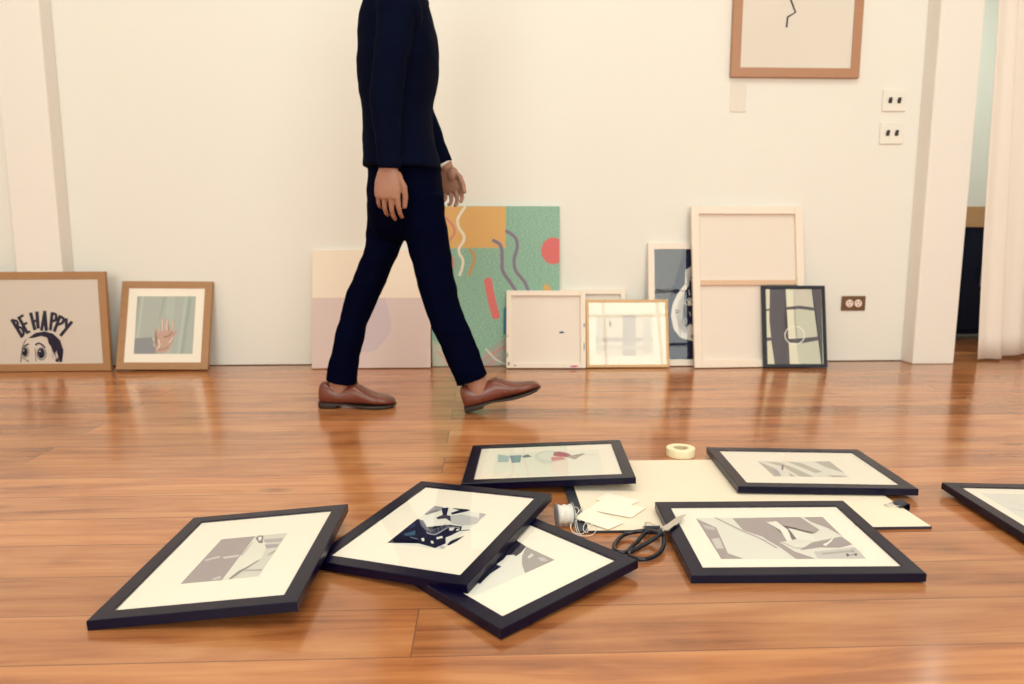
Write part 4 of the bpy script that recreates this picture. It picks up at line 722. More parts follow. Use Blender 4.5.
def stretched(key, t, label, bars, cross=None, items=None, stains=()):
    """canvas seen from the back: stretcher bars round a recessed cloth"""
    o, w, h = wall_root(key, 'stretched_canvas', t, label, 'canvas')
    bm = bmesh.new()
    # cloth: back panel and the wrapped outer sides
    box(bm, -w / 2 + .002, w / 2 - .002, t - .002, t, .002, h - .002)
    link('cloth', bm, CANVASB, o)
    for nm, bx in (('stretcher_bar', (-w / 2, -w / 2 + bars, 0, t - .0021, 0, h)), ('stretcher_bar', (w / 2 - bars, w / 2, 0, t - .0021, 0, h)),
                   ('stretcher_bar', (-w / 2 + bars, w / 2 - bars, .0005, t - .0021, 0, bars)), ('stretcher_bar', (-w / 2 + bars, w / 2 - bars, .0005, t - .0021, h - bars, h))):
        bm = bmesh.new(); box(bm, *bx)
        link(nm, bm, PINE, o, bevel=.0015)
    if cross:
        bm = bmesh.new(); box(bm, -w / 2 + bars, w / 2 - bars, .004, t - .003, cross[0], cross[1])
        link('cross_bar', bm, PINEB, o, bevel=.0015)
    if items:
        bm, mats = art_mesh(items, lambda u, v, d: Vector((u, t - .0021 - d, v)))
        link('paint_mark', bm, None, o, mats=mats)
    for i, (u, v, ru, rv, colr) in enumerate(stains):
        bm = bmesh.new()
        vs = [bm.verts.new((u + ru * math.cos(a) * (1 + .2 * math.sin(3 * a)), -.0003, v + rv * math.sin(a))) for a in [k * math.pi / 6 for k in range(12)]]
        bm.faces.new(vs)
        link('paint_stain', bm, mat('stain_%d_%d_%d' % colr, alb(colr), .6, .3), o)
    return o


stretched('stretch', .018, 'small square canvas seen from the back, blue speck on its cloth', .024, None, AR['stretch'],
          stains=((-.146, .012, .004, .003, (60, 40, 60)), (.13, .008, .02, .004, (205, 90, 130)), (-.181, .06, .003, .012, (110, 150, 140)), (.178, .10, .003, .02, (130, 160, 160)),
                  (.179, .20, .003, .01, (90, 120, 140)), (-.18, .15, .003, .005, (190, 110, 70)), (-.175, .02, .004, .01, (120, 100, 90))))
stretched('stretch2', .018, 'canvas back mostly hidden, its top corner showing above the thin honey frame', .024)
stretched('bigback', .020, 'tall canvas seen from the back with a wooden cross bar', .036, (.388, .412))
DATA_BIG = DATA['wall']['bigback']


def painted(key, t, label, base, items, extra=None):
    o, w, h = wall_root(key, 'painted_canvas', t, label, 'canvas')
    bm = bmesh.new(); box(bm, -w / 2, w / 2, 0, t, 0, h)
    link('canvas', bm, base, o, bevel=.002)
    bm, mats = art_mesh(items, lambda u, v, d: Vector((u, -.0002 - d, v)), clip=(-w / 2 + .001, w / 2 - .001, .001, h - .001), step=.00006)
    link('painting', bm, None, o, mats=mats)
    return o


painted('pink', .02, 'pale canvas behind the walking person, cream above and pinkish lavender below', mat('cream_canvas', alb((242, 224, 198)), .85, .1, bump=(150, .1)), AR['pink'])
painted('green', .02, 'large green woven textured canvas with ochre block, pink disc and wavy lines', woven_mat(), AR['green'])

# ------------------------------------------------------------------ picture hung high on the wall
a0, a1, zb = DATA['hung']
hh = .86
o = empty('picture_frame', room((a0 + a1) / 2, .026, zb), (0, 0, PSI), 'reddish oak framed drawing hanging high on the far wall', 'picture frame')
wd = a1 - a0
bm = frame_mesh(wd, hh, .042, .024, 'XZ', 0); bmesh.ops.translate(bm, verts=bm.verts, vec=(0, 0, hh / 2)); link('frame', bm, OAKH, o)
bm = bmesh.new(); box(bm, -wd / 2 + .04, wd / 2 - .04, .006, .008, .04, hh - .04); link('mat_board', bm, mat('off_white_paper', alb((232, 220, 200)), .7, .2), o)
its = [[i[0], i[1], i[2], [(p[0] - (a0 + a1) / 2, p[1] - zb) for p in i[3]]] for i in AR['hung']]
bm, mats = art_mesh(its, lambda u, v, d: Vector((u, .006 - .0001 - d, v))); link('print', bm, None, o, mats=mats)
bm = bmesh.new(); box(bm, -wd / 2 + .04, wd / 2 - .04, .001, .0015, .04, hh - .04); link('glass', bm, GLASS, o)
bm = bmesh.new(); box(bm, -wd / 2 + .04, wd / 2 - .04, .0085, .022, .04, hh - .04); link('backing', bm, BACKB, o)

# little caption plate below it, switches, socket
bm = bmesh.new()
rbox(bm, 1.022, 1.096, .0005, .004, 1.19, 1.322)
bmesh.ops.recalc_face_normals(bm, faces=bm.faces)
cp = link('caption_plate', bm, mat('pale_grey_plate', alb((226, 214, 194)), .35, .5), None, bevel=.001)
tag(cp, 'small pale grey caption plate on the wall below the hung picture', 'plate')


def switch(ac, zc, wid, hgt, label):
    o = empty('light_switch', room(ac, 0.0006, zc), (0, 0, PSI), label, 'light switch', 'double switches on the far wall')
    bm = bmesh.new(); box(bm, -wid / 2, wid / 2, -.008, 0, -hgt / 2, hgt / 2)
    link('plate', bm, mat('ivory_plastic', alb((237, 229, 210)), .35, .5), o, bevel=.003)
    for s in (-1, 1):
        bm = bmesh.new()
        box(bm, s * .0215 - .0085, s * .0215 + .0085, -.011, -.008, -.013, .004)
        box(bm, s * .0215 - .006, s * .0215 + .006, -.019, -.008, -.004, .013)
        link('toggle', bm, mat('brown_black_plastic', (.02, .013, .01, 1), .35, .5), o, bevel=.002)
    return o


switch(1.803, 1.246, .112, .098, 'upper ivory double light switch with two black toggles, near right column')
switch(1.802, 1.097, .115, .1, 'lower ivory double light switch with two black toggles, near right column')
o = empty('wall_socket', room(1.673, .0006, .288), (0, 0, PSI), 'brown metal double wall socket low on the wall by the small black frame', 'wall socket')
bm = bmesh.new(); box(bm, -.06, .06, -.006, 0, -.036, .036)
link('plate', bm, mat('bronze_plate', (.20, .12, .07, 1), .32, .5, .7), o, bevel=.004)
for s in (-1, 1):
    bm = bmesh.new()
    bmesh.ops.create_cone(bm, cap_ends=True, segments=24, radius1=.0195, radius2=.018, depth=.006, matrix=Matrix.Translation((s * .0215, -.008, 0)) @ Matrix.Rotation(math.pi / 2, 4, 'X'))
    ou = link('outlet', bm, mat('ivory_outlet', alb((240, 215, 195)), .35, .5), o)
    bm = bmesh.new()
    for dx, dz in ((-.007, .006), (.007, .006), (0, -.008)):
        box(bm, s * .0215 + dx - .002, s * .0215 + dx + .002, -.0115, -.010, dz - .004, dz + .004)
    link('socket_hole', bm, mat('hole_dark', (.02, .012, .01, 1), .6, .3), ou)
bm = bmesh.new(); tube(bm, [(0, -.006, .0), (0, -.008, .0)], .004)
link('screw', bm, mat('hole_dark', (.02, .012, .01, 1), .6, .3), o)

# ------------------------------------------------------------------ drawing board with its sheet
BR = R(1.83)
bc = Vector((.8896, 1.467, 0)) + Matrix.Rotation(BR, 3, 'Z') @ Vector((-.3765, .2375, 0))
bw, bh = .753, .475
bm = bmesh.new(); box(bm, -bw / 2, bw / 2, -bh / 2, bh / 2, .0006, .0060)
bd = link('drawing_board', bm, mat('black_board', (.025, .03, .045, 1), .45, .4), None, bevel=.0008)
bd.location = (bc.x, bc.y, 0); bd.rotation_euler = (0, 0, BR)
tag(bd, 'thin black drawing board lying on the floor under the cream sheet', 'drawing board')
bm = bmesh.new(); box(bm, -bw / 2 + .0235, bw / 2 - .002, -bh / 2 + .001, bh / 2 - .001, .0061, .0065)
sh = link('paper_sheet', bm, mat('cream_paper', (.89, .765, .61, 1), .85, .15), None)
sh.location = (bc.x, bc.y, 0); sh.rotation_euler = (0, 0, BR)
tag(sh, 'large cream paper sheet clipped flat on the black drawing board', 'paper')
bm = bmesh.new()
for x0, x1 in ((.29, .32), (.255, .28)):
    box(bm, x0, x1, -.075, -.0735, .0066, .00665)
link('pencil_mark', bm, mat('pencil', alb((205, 192, 172)), .8, .2), sh)


def clip(loc, rz, label):
    """foldback clip: sprung black body gripping the edge, wire arms folded down over the sheet; +Y points onto the board"""
    o = empty('binder_clip', loc, (0, 0, rz), label, 'binder clip', 'black binder clips on the drawing board')
    bm = bmesh.new()
    prof = [(.010, .0066), (.009, .0078), (-.006, .0125), (-.0095, .011), (-.0105, .006), (-.0095, .0015), (-.0006, .0008), (-.0006, .0022), (-.0085, .003), (-.0092, .006), (-.0085, .0098), (-.006, .0112), (.008, .0064)]
    rings = [[Vector((x, y * 1.15, z if z < .006 else .0074 + (z - .006) * 1.75)) for y, z in prof] for x in (-.016, .016)]
    loft(bm, rings)
    bmesh.ops.recalc_face_normals(bm, faces=bm.faces)
    link('clip_body', bm, mat('black_steel', (.012, .014, .03, 1), .25, .6), o)
    bm = bmesh.new()
    tube(bm, smooth_path([(-.011, .0085, .0105), (-.010, .016, .0112), (-.0045, .026, .0098), (-.006, .033, .0084), (0, .037, .0079), (.006, .033, .0084), (.0045, .026, .0098), (.010, .016, .0112), (.011, .0085, .0105)], 4), .0007, 6)
    link('wire_handle', bm, mat('steel', (.5, .5, .5, 1), .3, .5, 1.0), o, smooth=True)
    return o


def onboard(u, v):
    p = Matrix.Rotation(BR, 3, 'Z') @ Vector((u, v, 0))
    return (bc.x + p.x, bc.y + p.y, 0)


clip(onboard(-.222, -bh / 2), BR, 'black binder clip on the board edge right behind the scissors')
clip(onboard(bw / 2, -.12), BR + math.pi / 2, 'black binder clip on the right edge of the drawing board')
clip(onboard(-.205, bh / 2), BR + math.pi, 'black binder clip on the far board edge beside the tape roll')

# masking tape roll
o = empty('tape_roll', (.477, 1.990, 0), (0, 0, .2), 'roll of cream masking tape standing flat on the floor behind the board', 'tape')
bm = bmesh.new()
ro, ri, th_ = .0400, .0215, .0235
prof = [(ri, .0006), (ro - .001, .0006), (ro, .0016), (ro, th_ - .001), (ro - .001, th_), (ri, th_)]
rings = []
for k in range(48):
    a = 2 * math.pi * k / 48
    rings.append([bm.verts.new((r * math.cos(a), r * math.sin(a), z)) for r, z in prof])
for k in range(48):
    A_, B_ = rings[k], rings[(k + 1) % 48]
    for j in range(len(prof)):
        jj = (j + 1) % len(prof)
        bm.faces.new((A_[j], A_[jj], B_[jj], B_[j]))
bmesh.ops.recalc_face_normals(bm, faces=bm.faces)
link('tape', bm, mat('masking_tape', alb((244, 230, 184)), .7, .2, noise=(60, (1, 1, 1), .04)), o, smooth=False)
bm = bmesh.new()
rings = []
for k in range(48):
    a = 2 * math.pi * k / 48
    rings.append([bm.verts.new((r * math.cos(a), r * math.sin(a), z)) for r, z in ((ri - .003, .001), (ri - .0002, .001), (ri - .0002, th_ - .0012), (ri - .003, th_ - .0012))])
for k in range(48):
    A_, B_ = rings[k], rings[(k + 1) % 48]
    for j in range(4):
        bm.faces.new((A_[j], A_[(j + 1) % 4], B_[(j + 1) % 4], B_[j]))
bmesh.ops.recalc_face_normals(bm, faces=bm.faces)
link('cardboard_core', bm, mat('cardboard', alb((206, 186, 150)), .8, .2), o)

# paper tags
LT = ['cream paper tag nearest the spool, its front edge over the board edge', 'middle cream paper tag lying on the sheet, tip pointing to the binder clip', 'farthest cream paper tag on the sheet, half under the middle tag']
PAPER = mat('tag_card', (.94, .85, .72, 1), .8, .2)
for i, tg in enumerate(DATA['tags']):
    z = tg[4] + .0026
    c = [Vector((p[0], p[1], 0)) for p in tg[:4]]
    ctr = sum(c, Vector()) / 4
    bm = bmesh.new()
    lo = [bm.verts.new((p - ctr) + Vector((0, 0, -.0003))) for p in c]
    hi = [bm.verts.new((p - ctr) + Vector((0, 0, .0003))) for p in c]
    bm.faces.new(lo[::-1]); bm.faces.new(hi)
    for k in range(4):
        bm.faces.new((lo[k], lo[(k + 1) % 4], hi[(k + 1) % 4], hi[k]))
    bmesh.ops.recalc_face_normals(bm, faces=bm.faces)
    o = link('paper_tag', bm, PAPER, None)
    o.location = (ctr.x, ctr.y, z)
    tag(o, LT[i], 'paper tag', 'paper tags by the string spool')

# spool of string, and its loose end
p0, p1 = Vector(DATA['spool'][0]), Vector(DATA['spool'][1])
rz = math.atan2(p1.y - p0.y, p1.x - p0.x)
L_ = (p1 - p0).length
sr = .0245
o = empty('string_spool', (p0 + Vector((0, .004, 0))), (0, 0, rz), 'grey flanged spool wound with white string, lying left of the paper tags', 'spool')


def disc_x(bm, x0, x1, r, seg=40, cz=sr):
    rr = [[Vector((x, r * math.cos(2 * math.pi * k / seg), cz + r * math.sin(2 * math.pi * k / seg))) for k in range(seg)] for x in (x0, x1)]
    loft(bm, rr)


for x in (0, L_):
    bm = bmesh.new(); disc_x(bm, x - .0008, x + .0008, sr)
    bmesh.ops.recalc_face_normals(bm, faces=bm.faces)
    link('flange', bm, mat('grey_card', alb((150, 152, 150)), .5, .4), o, bevel=.0004)
bm = bmesh.new()
pts_ = []
turns = 17
for k in range(turns * 20 + 1):
    t = k / (turns * 20)
    a = 2 * math.pi * turns * t
    r = .0195 + .0012 * math.sin(5 * t * 3.1)
    pts_.append((.002 + (L_ - .004) * t, r * math.cos(a), sr + r * math.sin(a)))
tube(bm, pts_, .00105, 6)
disc_x(bm, .001, L_ - .001, .019)
link('wound_string', bm, mat('white_string', alb((224, 217, 200)), .8, .2), o, smooth=False)
bm = bmesh.new()
for pl in DATA['string']:
    tube(bm, smooth_path(pl, 6), .0008, 6)
st = link('loose_string', bm, mat('white_string', alb((224, 217, 200)), .8, .2), o, smooth=True)
st.matrix_parent_inverse = (Matrix.Translation(p0 + Vector((0, .004, 0))) @ Matrix.Rotation(rz, 4, 'Z')).inverted()

# scissors
pv = Vector(DATA['pivot'])
o = empty('scissors', (pv.x, pv.y, 0), (0, 0, 0), 'black handled scissors with large loops, blade tip resting on a black frame', 'scissors')
inv = Matrix.Translation(Vector((-pv.x, -pv.y, 0)))
SCB = mat('black_dipped_steel', (.002, .004, .012, 1), .14, .45)
for nm, pl in (('handle', DATA['sc1']), ('handle', DATA['sc2'])):
    bm = bmesh.new()
    path = smooth_path(pl, 5)
    tube(bm, path, .0043, 12)
    h_ = link(nm, bm, SCB, o, smooth=True); h_.matrix_parent_inverse = inv
STEEL = mat('polished_steel', (.72, .70, .66, 1), .22, .5, 1.0)
for pl, zz in ((DATA['blade'], .0012), (DATA['blade2'], .0012)):
    bm = bmesh.new()
    pp = [Vector(p) for p in pl]
    lo = [bm.verts.new(p - Vector((0, 0, zz))) for p in pp]
    hi = [bm.verts.new(p + Vector((0, 0, zz * .4))) for p in pp]
    bm.faces.new(lo[::-1]); bm.faces.new(hi)
    for k in range(len(pp)):
        bm.faces.new((lo[k], lo[(k + 1) % len(pp)], hi[(k + 1) % len(pp)], hi[k]))
    bmesh.ops.recalc_face_normals(bm, faces=bm.faces)
    b_ = link('blade', bm, STEEL, o); b_.matrix_parent_inverse = inv
bm = bmesh.new()
bmesh.ops.create_cone(bm, cap_ends=True, segments=20, radius1=.0042, radius2=.003, depth=.008, matrix=Matrix.Translation(pv))
b_ = link('pivot_screw', bm, STEEL, o, smooth=False); b_.matrix_parent_inverse = inv

# ------------------------------------------------------------------ the walking person
from mathutils import noise
PP = DATA['person']


def ellips(bm, c, rx, ry, rz, seg=20, rot=None):
    m = Matrix.Translation(Vector(c)) @ (rot.to_4x4() if rot else Matrix()) @ Matrix.Diagonal((rx, ry, rz, 1))
    bmesh.ops.create_uvsphere(bm, u_segments=seg, v_segments=seg // 2 + 2, radius=1, matrix=m)


def limb(bm, pts, seg=16, flat_end=False):
    """tapering limb through [(point, radius)...], round ends"""
    sp = smooth_path([Vector((*p, r)) for p, r in [(p, 0) for p, r in pts]] if False else [Vector(p) for p, r in pts], 5)
    rr = []
    n = len(pts)
    for i in range(n - 1):
        for k in range(5):
            rr.append(pts[i][1] + (pts[i + 1][1] - pts[i][1]) * k / 5)
    rr.append(pts[-1][1])
    tube(bm, sp, rr, seg)
    for p, r in ((pts[0],) if flat_end else (pts[0], pts[-1])):
        ellips(bm, p, r, r, r, 14)


def side_rings(bm, rings, seg=28, sub=4):
    """each ring is an ellipse: its long axis given by two silhouette points, its depth along Y"""
    L = smooth_path([Vector(r[0]) for r in rings], sub)
    Rr = smooth_path([Vector(r[1]) for r in rings], sub)
    D = smooth_path([Vector((r[2], 0, 0)) for r in rings], sub)
    out = []
    for a, b, d in zip(L, Rr, D):
        c = (a + b) / 2
        h = (b - a) / 2
        ring = []
        for k in range(seg):
            t = 2 * math.pi * k / seg
            cc, ss = math.cos(t), math.sin(t)
            e = 0.86
            x = math.copysign(abs(cc) ** e, cc); y = math.copysign(abs(ss) ** e, ss)
            ring.append(c + h * x + Vector((0, d.x * y, 0)))
        out.append(ring)
    loft(bm, out)


def fuse(name, bm, voxel, m, parent, inv, wrinkle=0, wscale=8, smooth_it=3):
    """merge overlapping volumes into one continuous skin"""
    bmesh.ops.recalc_face_normals(bm, faces=bm.faces)
    me = bpy.data.meshes.new('tmp'); bm.to_mesh(me); bm.free()
    t = bpy.data.objects.new('tmp', me); COL.objects.link(t)
    rm = t.modifiers.new('r', 'REMESH'); rm.mode = 'VOXEL'; rm.voxel_size = voxel; rm.use_smooth_shade = True
    if smooth_it:
        s = t.modifiers.new('s', 'SMOOTH'); s.factor = .5; s.iterations = smooth_it
    dg = bpy.context.evaluated_depsgraph_get()
    me2 = bpy.data.meshes.new_from_object(t.evaluated_get(dg))
    bpy.data.objects.remove(t); bpy.data.meshes.remove(me)
    if wrinkle:
        nrm = [v.normal.copy() for v in me2.vertices]
        for v, nn in zip(me2.vertices, nrm):
            p = v.co
            f = noise.noise(Vector((p.x * wscale * .7, p.y * wscale * .7, p.z * wscale * 1.9))) + .5 * noise.noise(Vector((p.x * wscale * 2, p.y * wscale * 2, p.z * wscale * 4 + 7)))
            v.co = p + nn * wrinkle * f
    me2.name = name
    me2.materials.clear(); me2.materials.append(m)
    for p in me2.polygons: p.use_smooth = True
    o = bpy.data.objects.new(name, me2); COL.objects.link(o)
    o.parent = parent; o.matrix_parent_inverse = inv
    return o


def hand(bm, wrist, down, thumb, curl, scale=1.0, spread=1.0, thumb_in=0.0):
    w0 = Vector(wrist)
    d = Vector(down).normalized()
    s = Vector(thumb); s = (s - d * s.dot(d)).normalized()
    n = d.cross(s)                       # candidate palm normal
    if n.dot(Vector(hand.palm)) < 0: n = -n
    K = scale
    rings = []
    for l, hw, ht in ((-.03, .026, .020), (0, .027, .019), (.02, .034, .019), (.045, .041, .0175), (.07, .042, .0155), (.088, .040, .0125), (.095, .036, .009)):
        c = w0 + d * l * K
        rings.append([c + s * hw * K * math.copysign(abs(math.cos(t)) ** .8, math.cos(t)) + n * ht * K * math.copysign(abs(math.sin(t)) ** .8, math.sin(t)) for t in [2 * math.pi * k / 20 for k in range(20)]])
    loft(bm, rings)
    ellips(bm, w0 + (d * .035 + s * .022 + n * .010) * K, .022 * K, .018 * K, .028 * K, 12)      # ball of the thumb
    for off, ln, r, ex, l0 in ((.031, .072, .0085, 0, .088), (.0105, .080, .0087, .05, .092), (-.0105, .074, .0082, .12, .090), (-.030, .058, .0072, .22, .083)):
        p = w0 + (d * l0 + s * off) * K
        a = math.atan(off * 2.2 * spread)
        dd = (d * math.cos(a) + s * math.sin(a)).normalized()
        pts = [(p - dd * .012 * K, r * K * 1.05), (p, r * K * 1.08)]
        ang = 0
        for frac, cv in ((.45, curl[0]), (.31, curl[1]), (.24, curl[2])):
            ang += cv + ex * .6
            v = dd * math.cos(ang) + n * math.sin(ang)
            p = p + v * ln * frac * K
            r *= .93
            pts.append((p, r * K))
        for (pa, ra), (pb, rb) in zip(pts, pts[1:]):
            tube(bm, [pa, pb], [ra, rb], 12); ellips(bm, pb, rb * 1.03, rb * 1.03, rb * 1.03, 12)
    p = w0 + (d * .022 + s * .026 + n * .006) * K
    r = .0115
    pts = [(p, r * K)]
    for ln, vs in ((.040, (.80, .58 - thumb_in, .22)), (.032, (.93, .22 - thumb_in, .2)), (.026, (.97, .02 - thumb_in, .2))):
        v = (d * vs[0] + s * vs[1] + n * vs[2]).normalized()
        p = p + v * ln * K
        r *= .9
        pts.append((p, r * K))
    for (pa, ra), (pb, rb) in zip(pts, pts[1:]):
        tube(bm, [pa, pb], [ra, rb], 12); ellips(bm, pb, rb * 1.04, rb * 1.04, rb * 1.04, 12)


px = empty('person', (-.38, 2.54, 0), (0, 0, 0), 'person in a dark navy jacket and trousers striding to the right in brown shoes', 'person')
INV = Matrix.Translation((.38, -2.54, 0))
SKIN = mat('skin', (.36, .17, .115, 1), .5, .4, noise=(30, (1, 1, 1), .06))
SUIT = mat('navy_jacket_wool', (.0022, .0035, .014, 1), .9, .03, bump=(60, .08))
TROU = mat('navy_trouser_cotton', (.0012, .0018, .011, 1), .9, .02, bump=(80, .08))
LEATH = mat('brown_leather', (.155, .038, .022, 1), .24, .5, noise=(18, (1, 1, 1), .3))
SOLE = mat('stacked_leather_sole', (.028, .016, .013, 1), .5, .4)

# body: one skin from head to feet
bm = bmesh.new()
T = [[(Vector(r[0]) + Vector(r[1])) / 2, (Vector(r[1]) - Vector(r[0])) / 2, r[2]] for r in PP['torso']]
side_rings(bm, [[c - h * .78, c + h * .78, d * .8] for c, h, d in T])
side_rings(bm, [[(Vector(a) * .9 + Vector(b) * .1), (Vector(b) * .9 + Vector(a) * .1), d * .8] for a, b, d in PP['pelvis'][:3]])
for key in ('leg1', 'leg2'):
    side_rings(bm, [[(Vector(a) * .86 + Vector(b) * .14), (Vector(b) * .86 + Vector(a) * .14), d * .7] for a, b, d in PP[key][:-1]])
for key in ('ank_rear', 'ank_front'):
    limb(bm, [(Vector(p), r) for p, r in PP[key]])
for key in ('sleeve_near', 'sleeve_far'):
    limb(bm, [(Vector(p), r * .74) for p, r in PP[key]])
wn, wf = Vector(PP['wrist_near']), Vector(PP['wrist_far'])
limb(bm, [(Vector(PP['sleeve_near'][-1][0]), .027), (wn, .0255)])
limb(bm, [(Vector(PP['sleeve_far'][-1][0]), .026), (wf, .0245)])
hand.palm = (0, 1, 0)
hand(bm, wn, (-.06, .0, -1), (1, -.15, 0), (.30, .42, .34), 1.04, 1.0, .12)
hand.palm = (0, -1, 0)
dv = Vector(PP['tip_far']) - wf
hand(bm, wf, (dv.x, -.02, dv.z), (1, -.35, .2), (.30, .45, .35), 1.0, .9, .05)
# feet inside the shoes
hr, hf = Vector(PP['heel_rear']), Vector(PP['heel_front'])
PIT = R(17)


def foot_pt(h, pitch, s, y, z):
    c, sn = math.cos(pitch), math.sin(pitch)
    return Vector((h.x + s * c - z * sn, h.y + y, 0.0012 + s * sn + z * c))


for h, pit in ((hr, 0), (hf, PIT)):
    limb(bm, [(foot_pt(h, pit, .045, 0, .060), .030), (foot_pt(h, pit, .11, 0, .055), .028), (foot_pt(h, pit, .18, 0, .034), .014), (foot_pt(h, pit, .24, 0, .026), .010)])
# neck and head
nk = Vector(PP['neck'])
hc = nk + Vector((.060, 0, .155))
limb(bm, [(nk - Vector((0, 0, .06)), .060), (nk + Vector((.012, 0, .05)), .054), (hc - Vector((.02, 0, .05)), .052)])
ellips(bm, hc + Vector((-.012, 0, .022)), .098, .076, .098, 28)
ellips(bm, hc + Vector((.030, 0, -.030)), .062, .062, .075, 24)
ellips(bm, hc + Vector((.050, 0, -.072)), .034, .038, .030, 18)          # chin
ellips(bm, hc + Vector((.073, 0, .022)), .018, .050, .012, 16)           # brow
limb(bm, [(hc + Vector((.082, 0, .010)), .008), (hc + Vector((.100, 0, -.018)), .011)])    # nose
for s in (-1, 1):
    ellips(bm, hc + Vector((.092, s * .011, -.020)), .009, .008, .007, 12)
    ellips(bm, hc + Vector((-.010, s * .077, -.002)), .019, .008, .031, 14)                # ear
    ellips(bm, hc + Vector((.056, s * .034, -.026)), .026, .024, .022, 14)                 # cheek
ellips(bm, hc + Vector((.085, 0, -.045)), .010, .024, .0050, 14)         # lips
ellips(bm, hc + Vector((.083, 0, -.054)), .010, .021, .0055, 14)
fuse('body', bm, .0030, SKIN, px, INV, smooth_it=2)

for s in (-1, 1):
    bm = bmesh.new(); ellips(bm, hc + Vector((.070, s * .030, .004)), .0095, .012, .0075, 14)
    e_ = link('eye', bm, mat('eye_white', (.75, .72, .68, 1), .2, .5), px, smooth=True); e_.matrix_parent_inverse = INV
    bm = bmesh.new(); ellips(bm, hc + Vector((.0785, s * .030, .004)), .0045, .0055, .0055, 12)
    i_ = link('iris', bm, mat('dark_iris', (.03, .018, .012, 1), .15, .5), e_, smooth=True)
# short dark hair
bm = bmesh.new()
bmesh.ops.create_uvsphere(bm, u_segments=64, v_segments=48, radius=1, matrix=Matrix.Translation(hc + Vector((-.016, 0, .030))) @ Matrix.Diagonal((.106, .083, .104, 1)))
dl = [v for v in bm.verts if (v.co - hc).dot(Vector((.80, 0, -.60))) > .012 or v.co.z < hc.z - .055]
bmesh.ops.delete(bm, geom=dl, context='VERTS')
for v in bm.verts:
    v.co += Vector((0, 0, 1)) * .004 * noise.noise(v.co * 60)
ha = link('hair', bm, mat('dark_hair', (.012, .009, .008, 1), .55, .4, bump=(180, .6)), px, smooth=True); ha.matrix_parent_inverse = INV
so = ha.modifiers.new('thick', 'SOLIDIFY'); so.thickness = .008; so.offset = 1

# jacket with sleeves
bm = bmesh.new()
side_rings(bm, PP['torso'], 36)
for key in ('sleeve_near', 'sleeve_far'):
    ends = [(Vector(p), r) for p, r in PP[key]]
    if key == 'sleeve_near':
        ends.append((ends[-1][0] - Vector((0, 0, .008)), ends[-1][1] * .98))
    limb(bm, ends, 20, True)
for s, key in ((-1, 'sleeve_near'), (1, 'sleeve_far')):
    c = Vector(PP[key][0][0]); ellips(bm, c - Vector((0, s * .035, .0)), .078, .070, .075, 18)
jk = fuse('jacket', bm, .0065, SUIT, px, INV, wrinkle=.0045, wscale=7, smooth_it=3)
# collar, lapel, buttons
bm = bmesh.new()
rg = []
for z_, rx, ry in ((-.035, .078, .088), (.0, .068, .072), (.028, .062, .064), (.03, .056, .058), (.0, .058, .06)):
    rg.append([nk + Vector((.004 + rx * math.cos(2 * math.pi * k / 30), ry * math.sin(2 * math.pi * k / 30), z_ + (-.018 * math.cos(2 * math.pi * k / 30)))) for k in range(30)])
loft(bm, rg, cap=False)
c_ = link('collar', bm, SUIT, jk, smooth=True)
bm = bmesh.new()
rg = [[nk + Vector((.003 + rx * math.cos(2 * math.pi * k / 30), rx * math.sin(2 * math.pi * k / 30), z_ - .016 * math.cos(2 * math.pi * k / 30))) for k in range(30)] for rx, z_ in ((.060, .0), (.0585, .042), (.0555, .042), (.0555, .0))]
loft(bm, rg, cap=False)
WS = mat('white_shirt', alb((240, 232, 220)), .8, .2)
c_ = link('shirt_collar', bm, WS, px, smooth=True); c_.matrix_parent_inverse = INV
# shirt cuffs
for key, wr, rr in (('sleeve_far', wf, .030),):
    a = Vector(PP[key][-1][0]); b = wr
    d = (b - a).normalized() if (b - a).length > .004 else Vector((0, 0, -1))
    bm = bmesh.new()
    tube(bm, [a - d * .02, a + d * .009], rr, 24)
    c_ = link('shirt_cuff', bm, WS, px, smooth=False, bevel=.002); c_.matrix_parent_inverse = INV

# trousers
bm = bmesh.new()
side_rings(bm, PP['pelvis'], 32)
side_rings(bm, PP['leg1'], 28)
side_rings(bm, PP['leg2'], 28)
fuse('trousers', bm, .006, TROU, px, INV, wrinkle=.004, wscale=9, smooth_it=3)


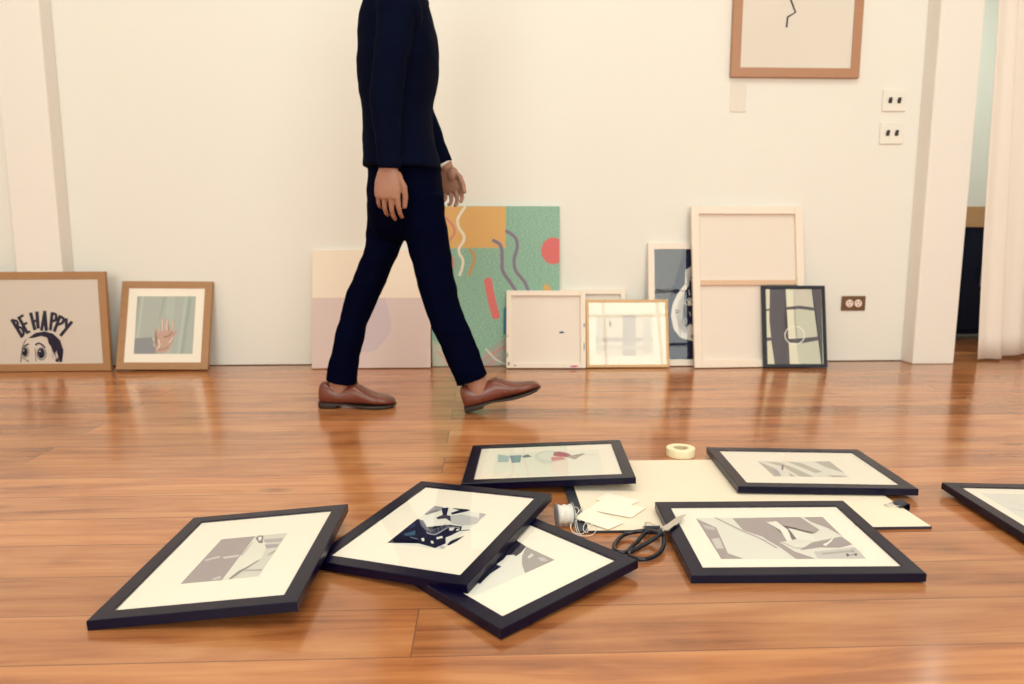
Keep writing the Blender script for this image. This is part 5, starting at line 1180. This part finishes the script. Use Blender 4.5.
def shoe(h, pit):
    prof = [(0.0, .020, .070, .020), (.006, .016, .090, .028), (.02, .014, .098, .033), (.045, .013, .086, .036), (.075, .013, .074, .037), (.10, .013, .084, .038), (.125, .012, .092, .040),
            (.15, .012, .080, .043), (.175, .011, .062, .046), (.20, .011, .050, .048), (.225, .011, .044, .046), (.25, .011, .039, .039), (.266, .012, .033, .028), (.275, .015, .026, .012)]
    bm = bmesh.new()
    rings = []
    for s, z0, z1, hw in prof:
        ring = []
        for k in range(24):
            t = 2 * math.pi * k / 24
            c, sn = math.cos(t), math.sin(t)
            zc, zh = (z0 + z1) / 2, (z1 - z0) / 2
            yy = hw * math.copysign(abs(c) ** .7, c)
            zz = zc + zh * math.copysign(abs(sn) ** .75, sn)
            yy *= 1 - .28 * max(0, (zz - .045) / .06)
            ring.append(foot_pt(h, pit, s, yy, zz))
        rings.append(ring)
    loft(bm, rings)
    bmesh.ops.recalc_face_normals(bm, faces=bm.faces)
    u = link('shoe', bm, LEATH, px, smooth=True); u.matrix_parent_inverse = INV
    sb = u.modifiers.new('sub', 'SUBSURF'); sb.levels = 1; sb.render_levels = 2
    bm = bmesh.new()
    rings = []
    for s, z0, z1, hw in [(-.001, 0, .022, .020), (.006, 0, .022, .030), (.03, 0, .020, .035), (.066, 0, .019, .036), (.070, .008, .018, .036), (.10, .010, .017, .034), (.14, .004, .013, .041), (.18, 0, .012, .048), (.21, 0, .012, .050), (.24, .001, .012, .045), (.262, .003, .013, .035), (.277, .008, .015, .014)]:
        ring = []
        for k in range(20):
            t = 2 * math.pi * k / 20
            c, sn = math.cos(t), math.sin(t)
            ring.append(foot_pt(h, pit, s, hw * math.copysign(abs(c) ** .45, c) * 1.03, (z0 + z1) / 2 + (z1 - z0) / 2 * math.copysign(abs(sn) ** .3, sn)))
        rings.append(ring)
    loft(bm, rings)
    bmesh.ops.recalc_face_normals(bm, faces=bm.faces)
    s_ = link('sole', bm, SOLE, u)
    bm = bmesh.new()
    for i, s in enumerate((.135, .15, .165)):
        z = .090 - i * .0125
        tube(bm, [foot_pt(h, pit, s, -.020, z - .010), foot_pt(h, pit, s + .003, -.010, z - .0005), foot_pt(h, pit, s + .003, .010, z - .0005), foot_pt(h, pit, s, .020, z - .010)], .0016, 6)
    l_ = link('laces', bm, mat('brown_laces', (.06, .025, .018, 1), .7, .3), u, smooth=True)


shoe(hr, 0)
shoe(hf, PIT)
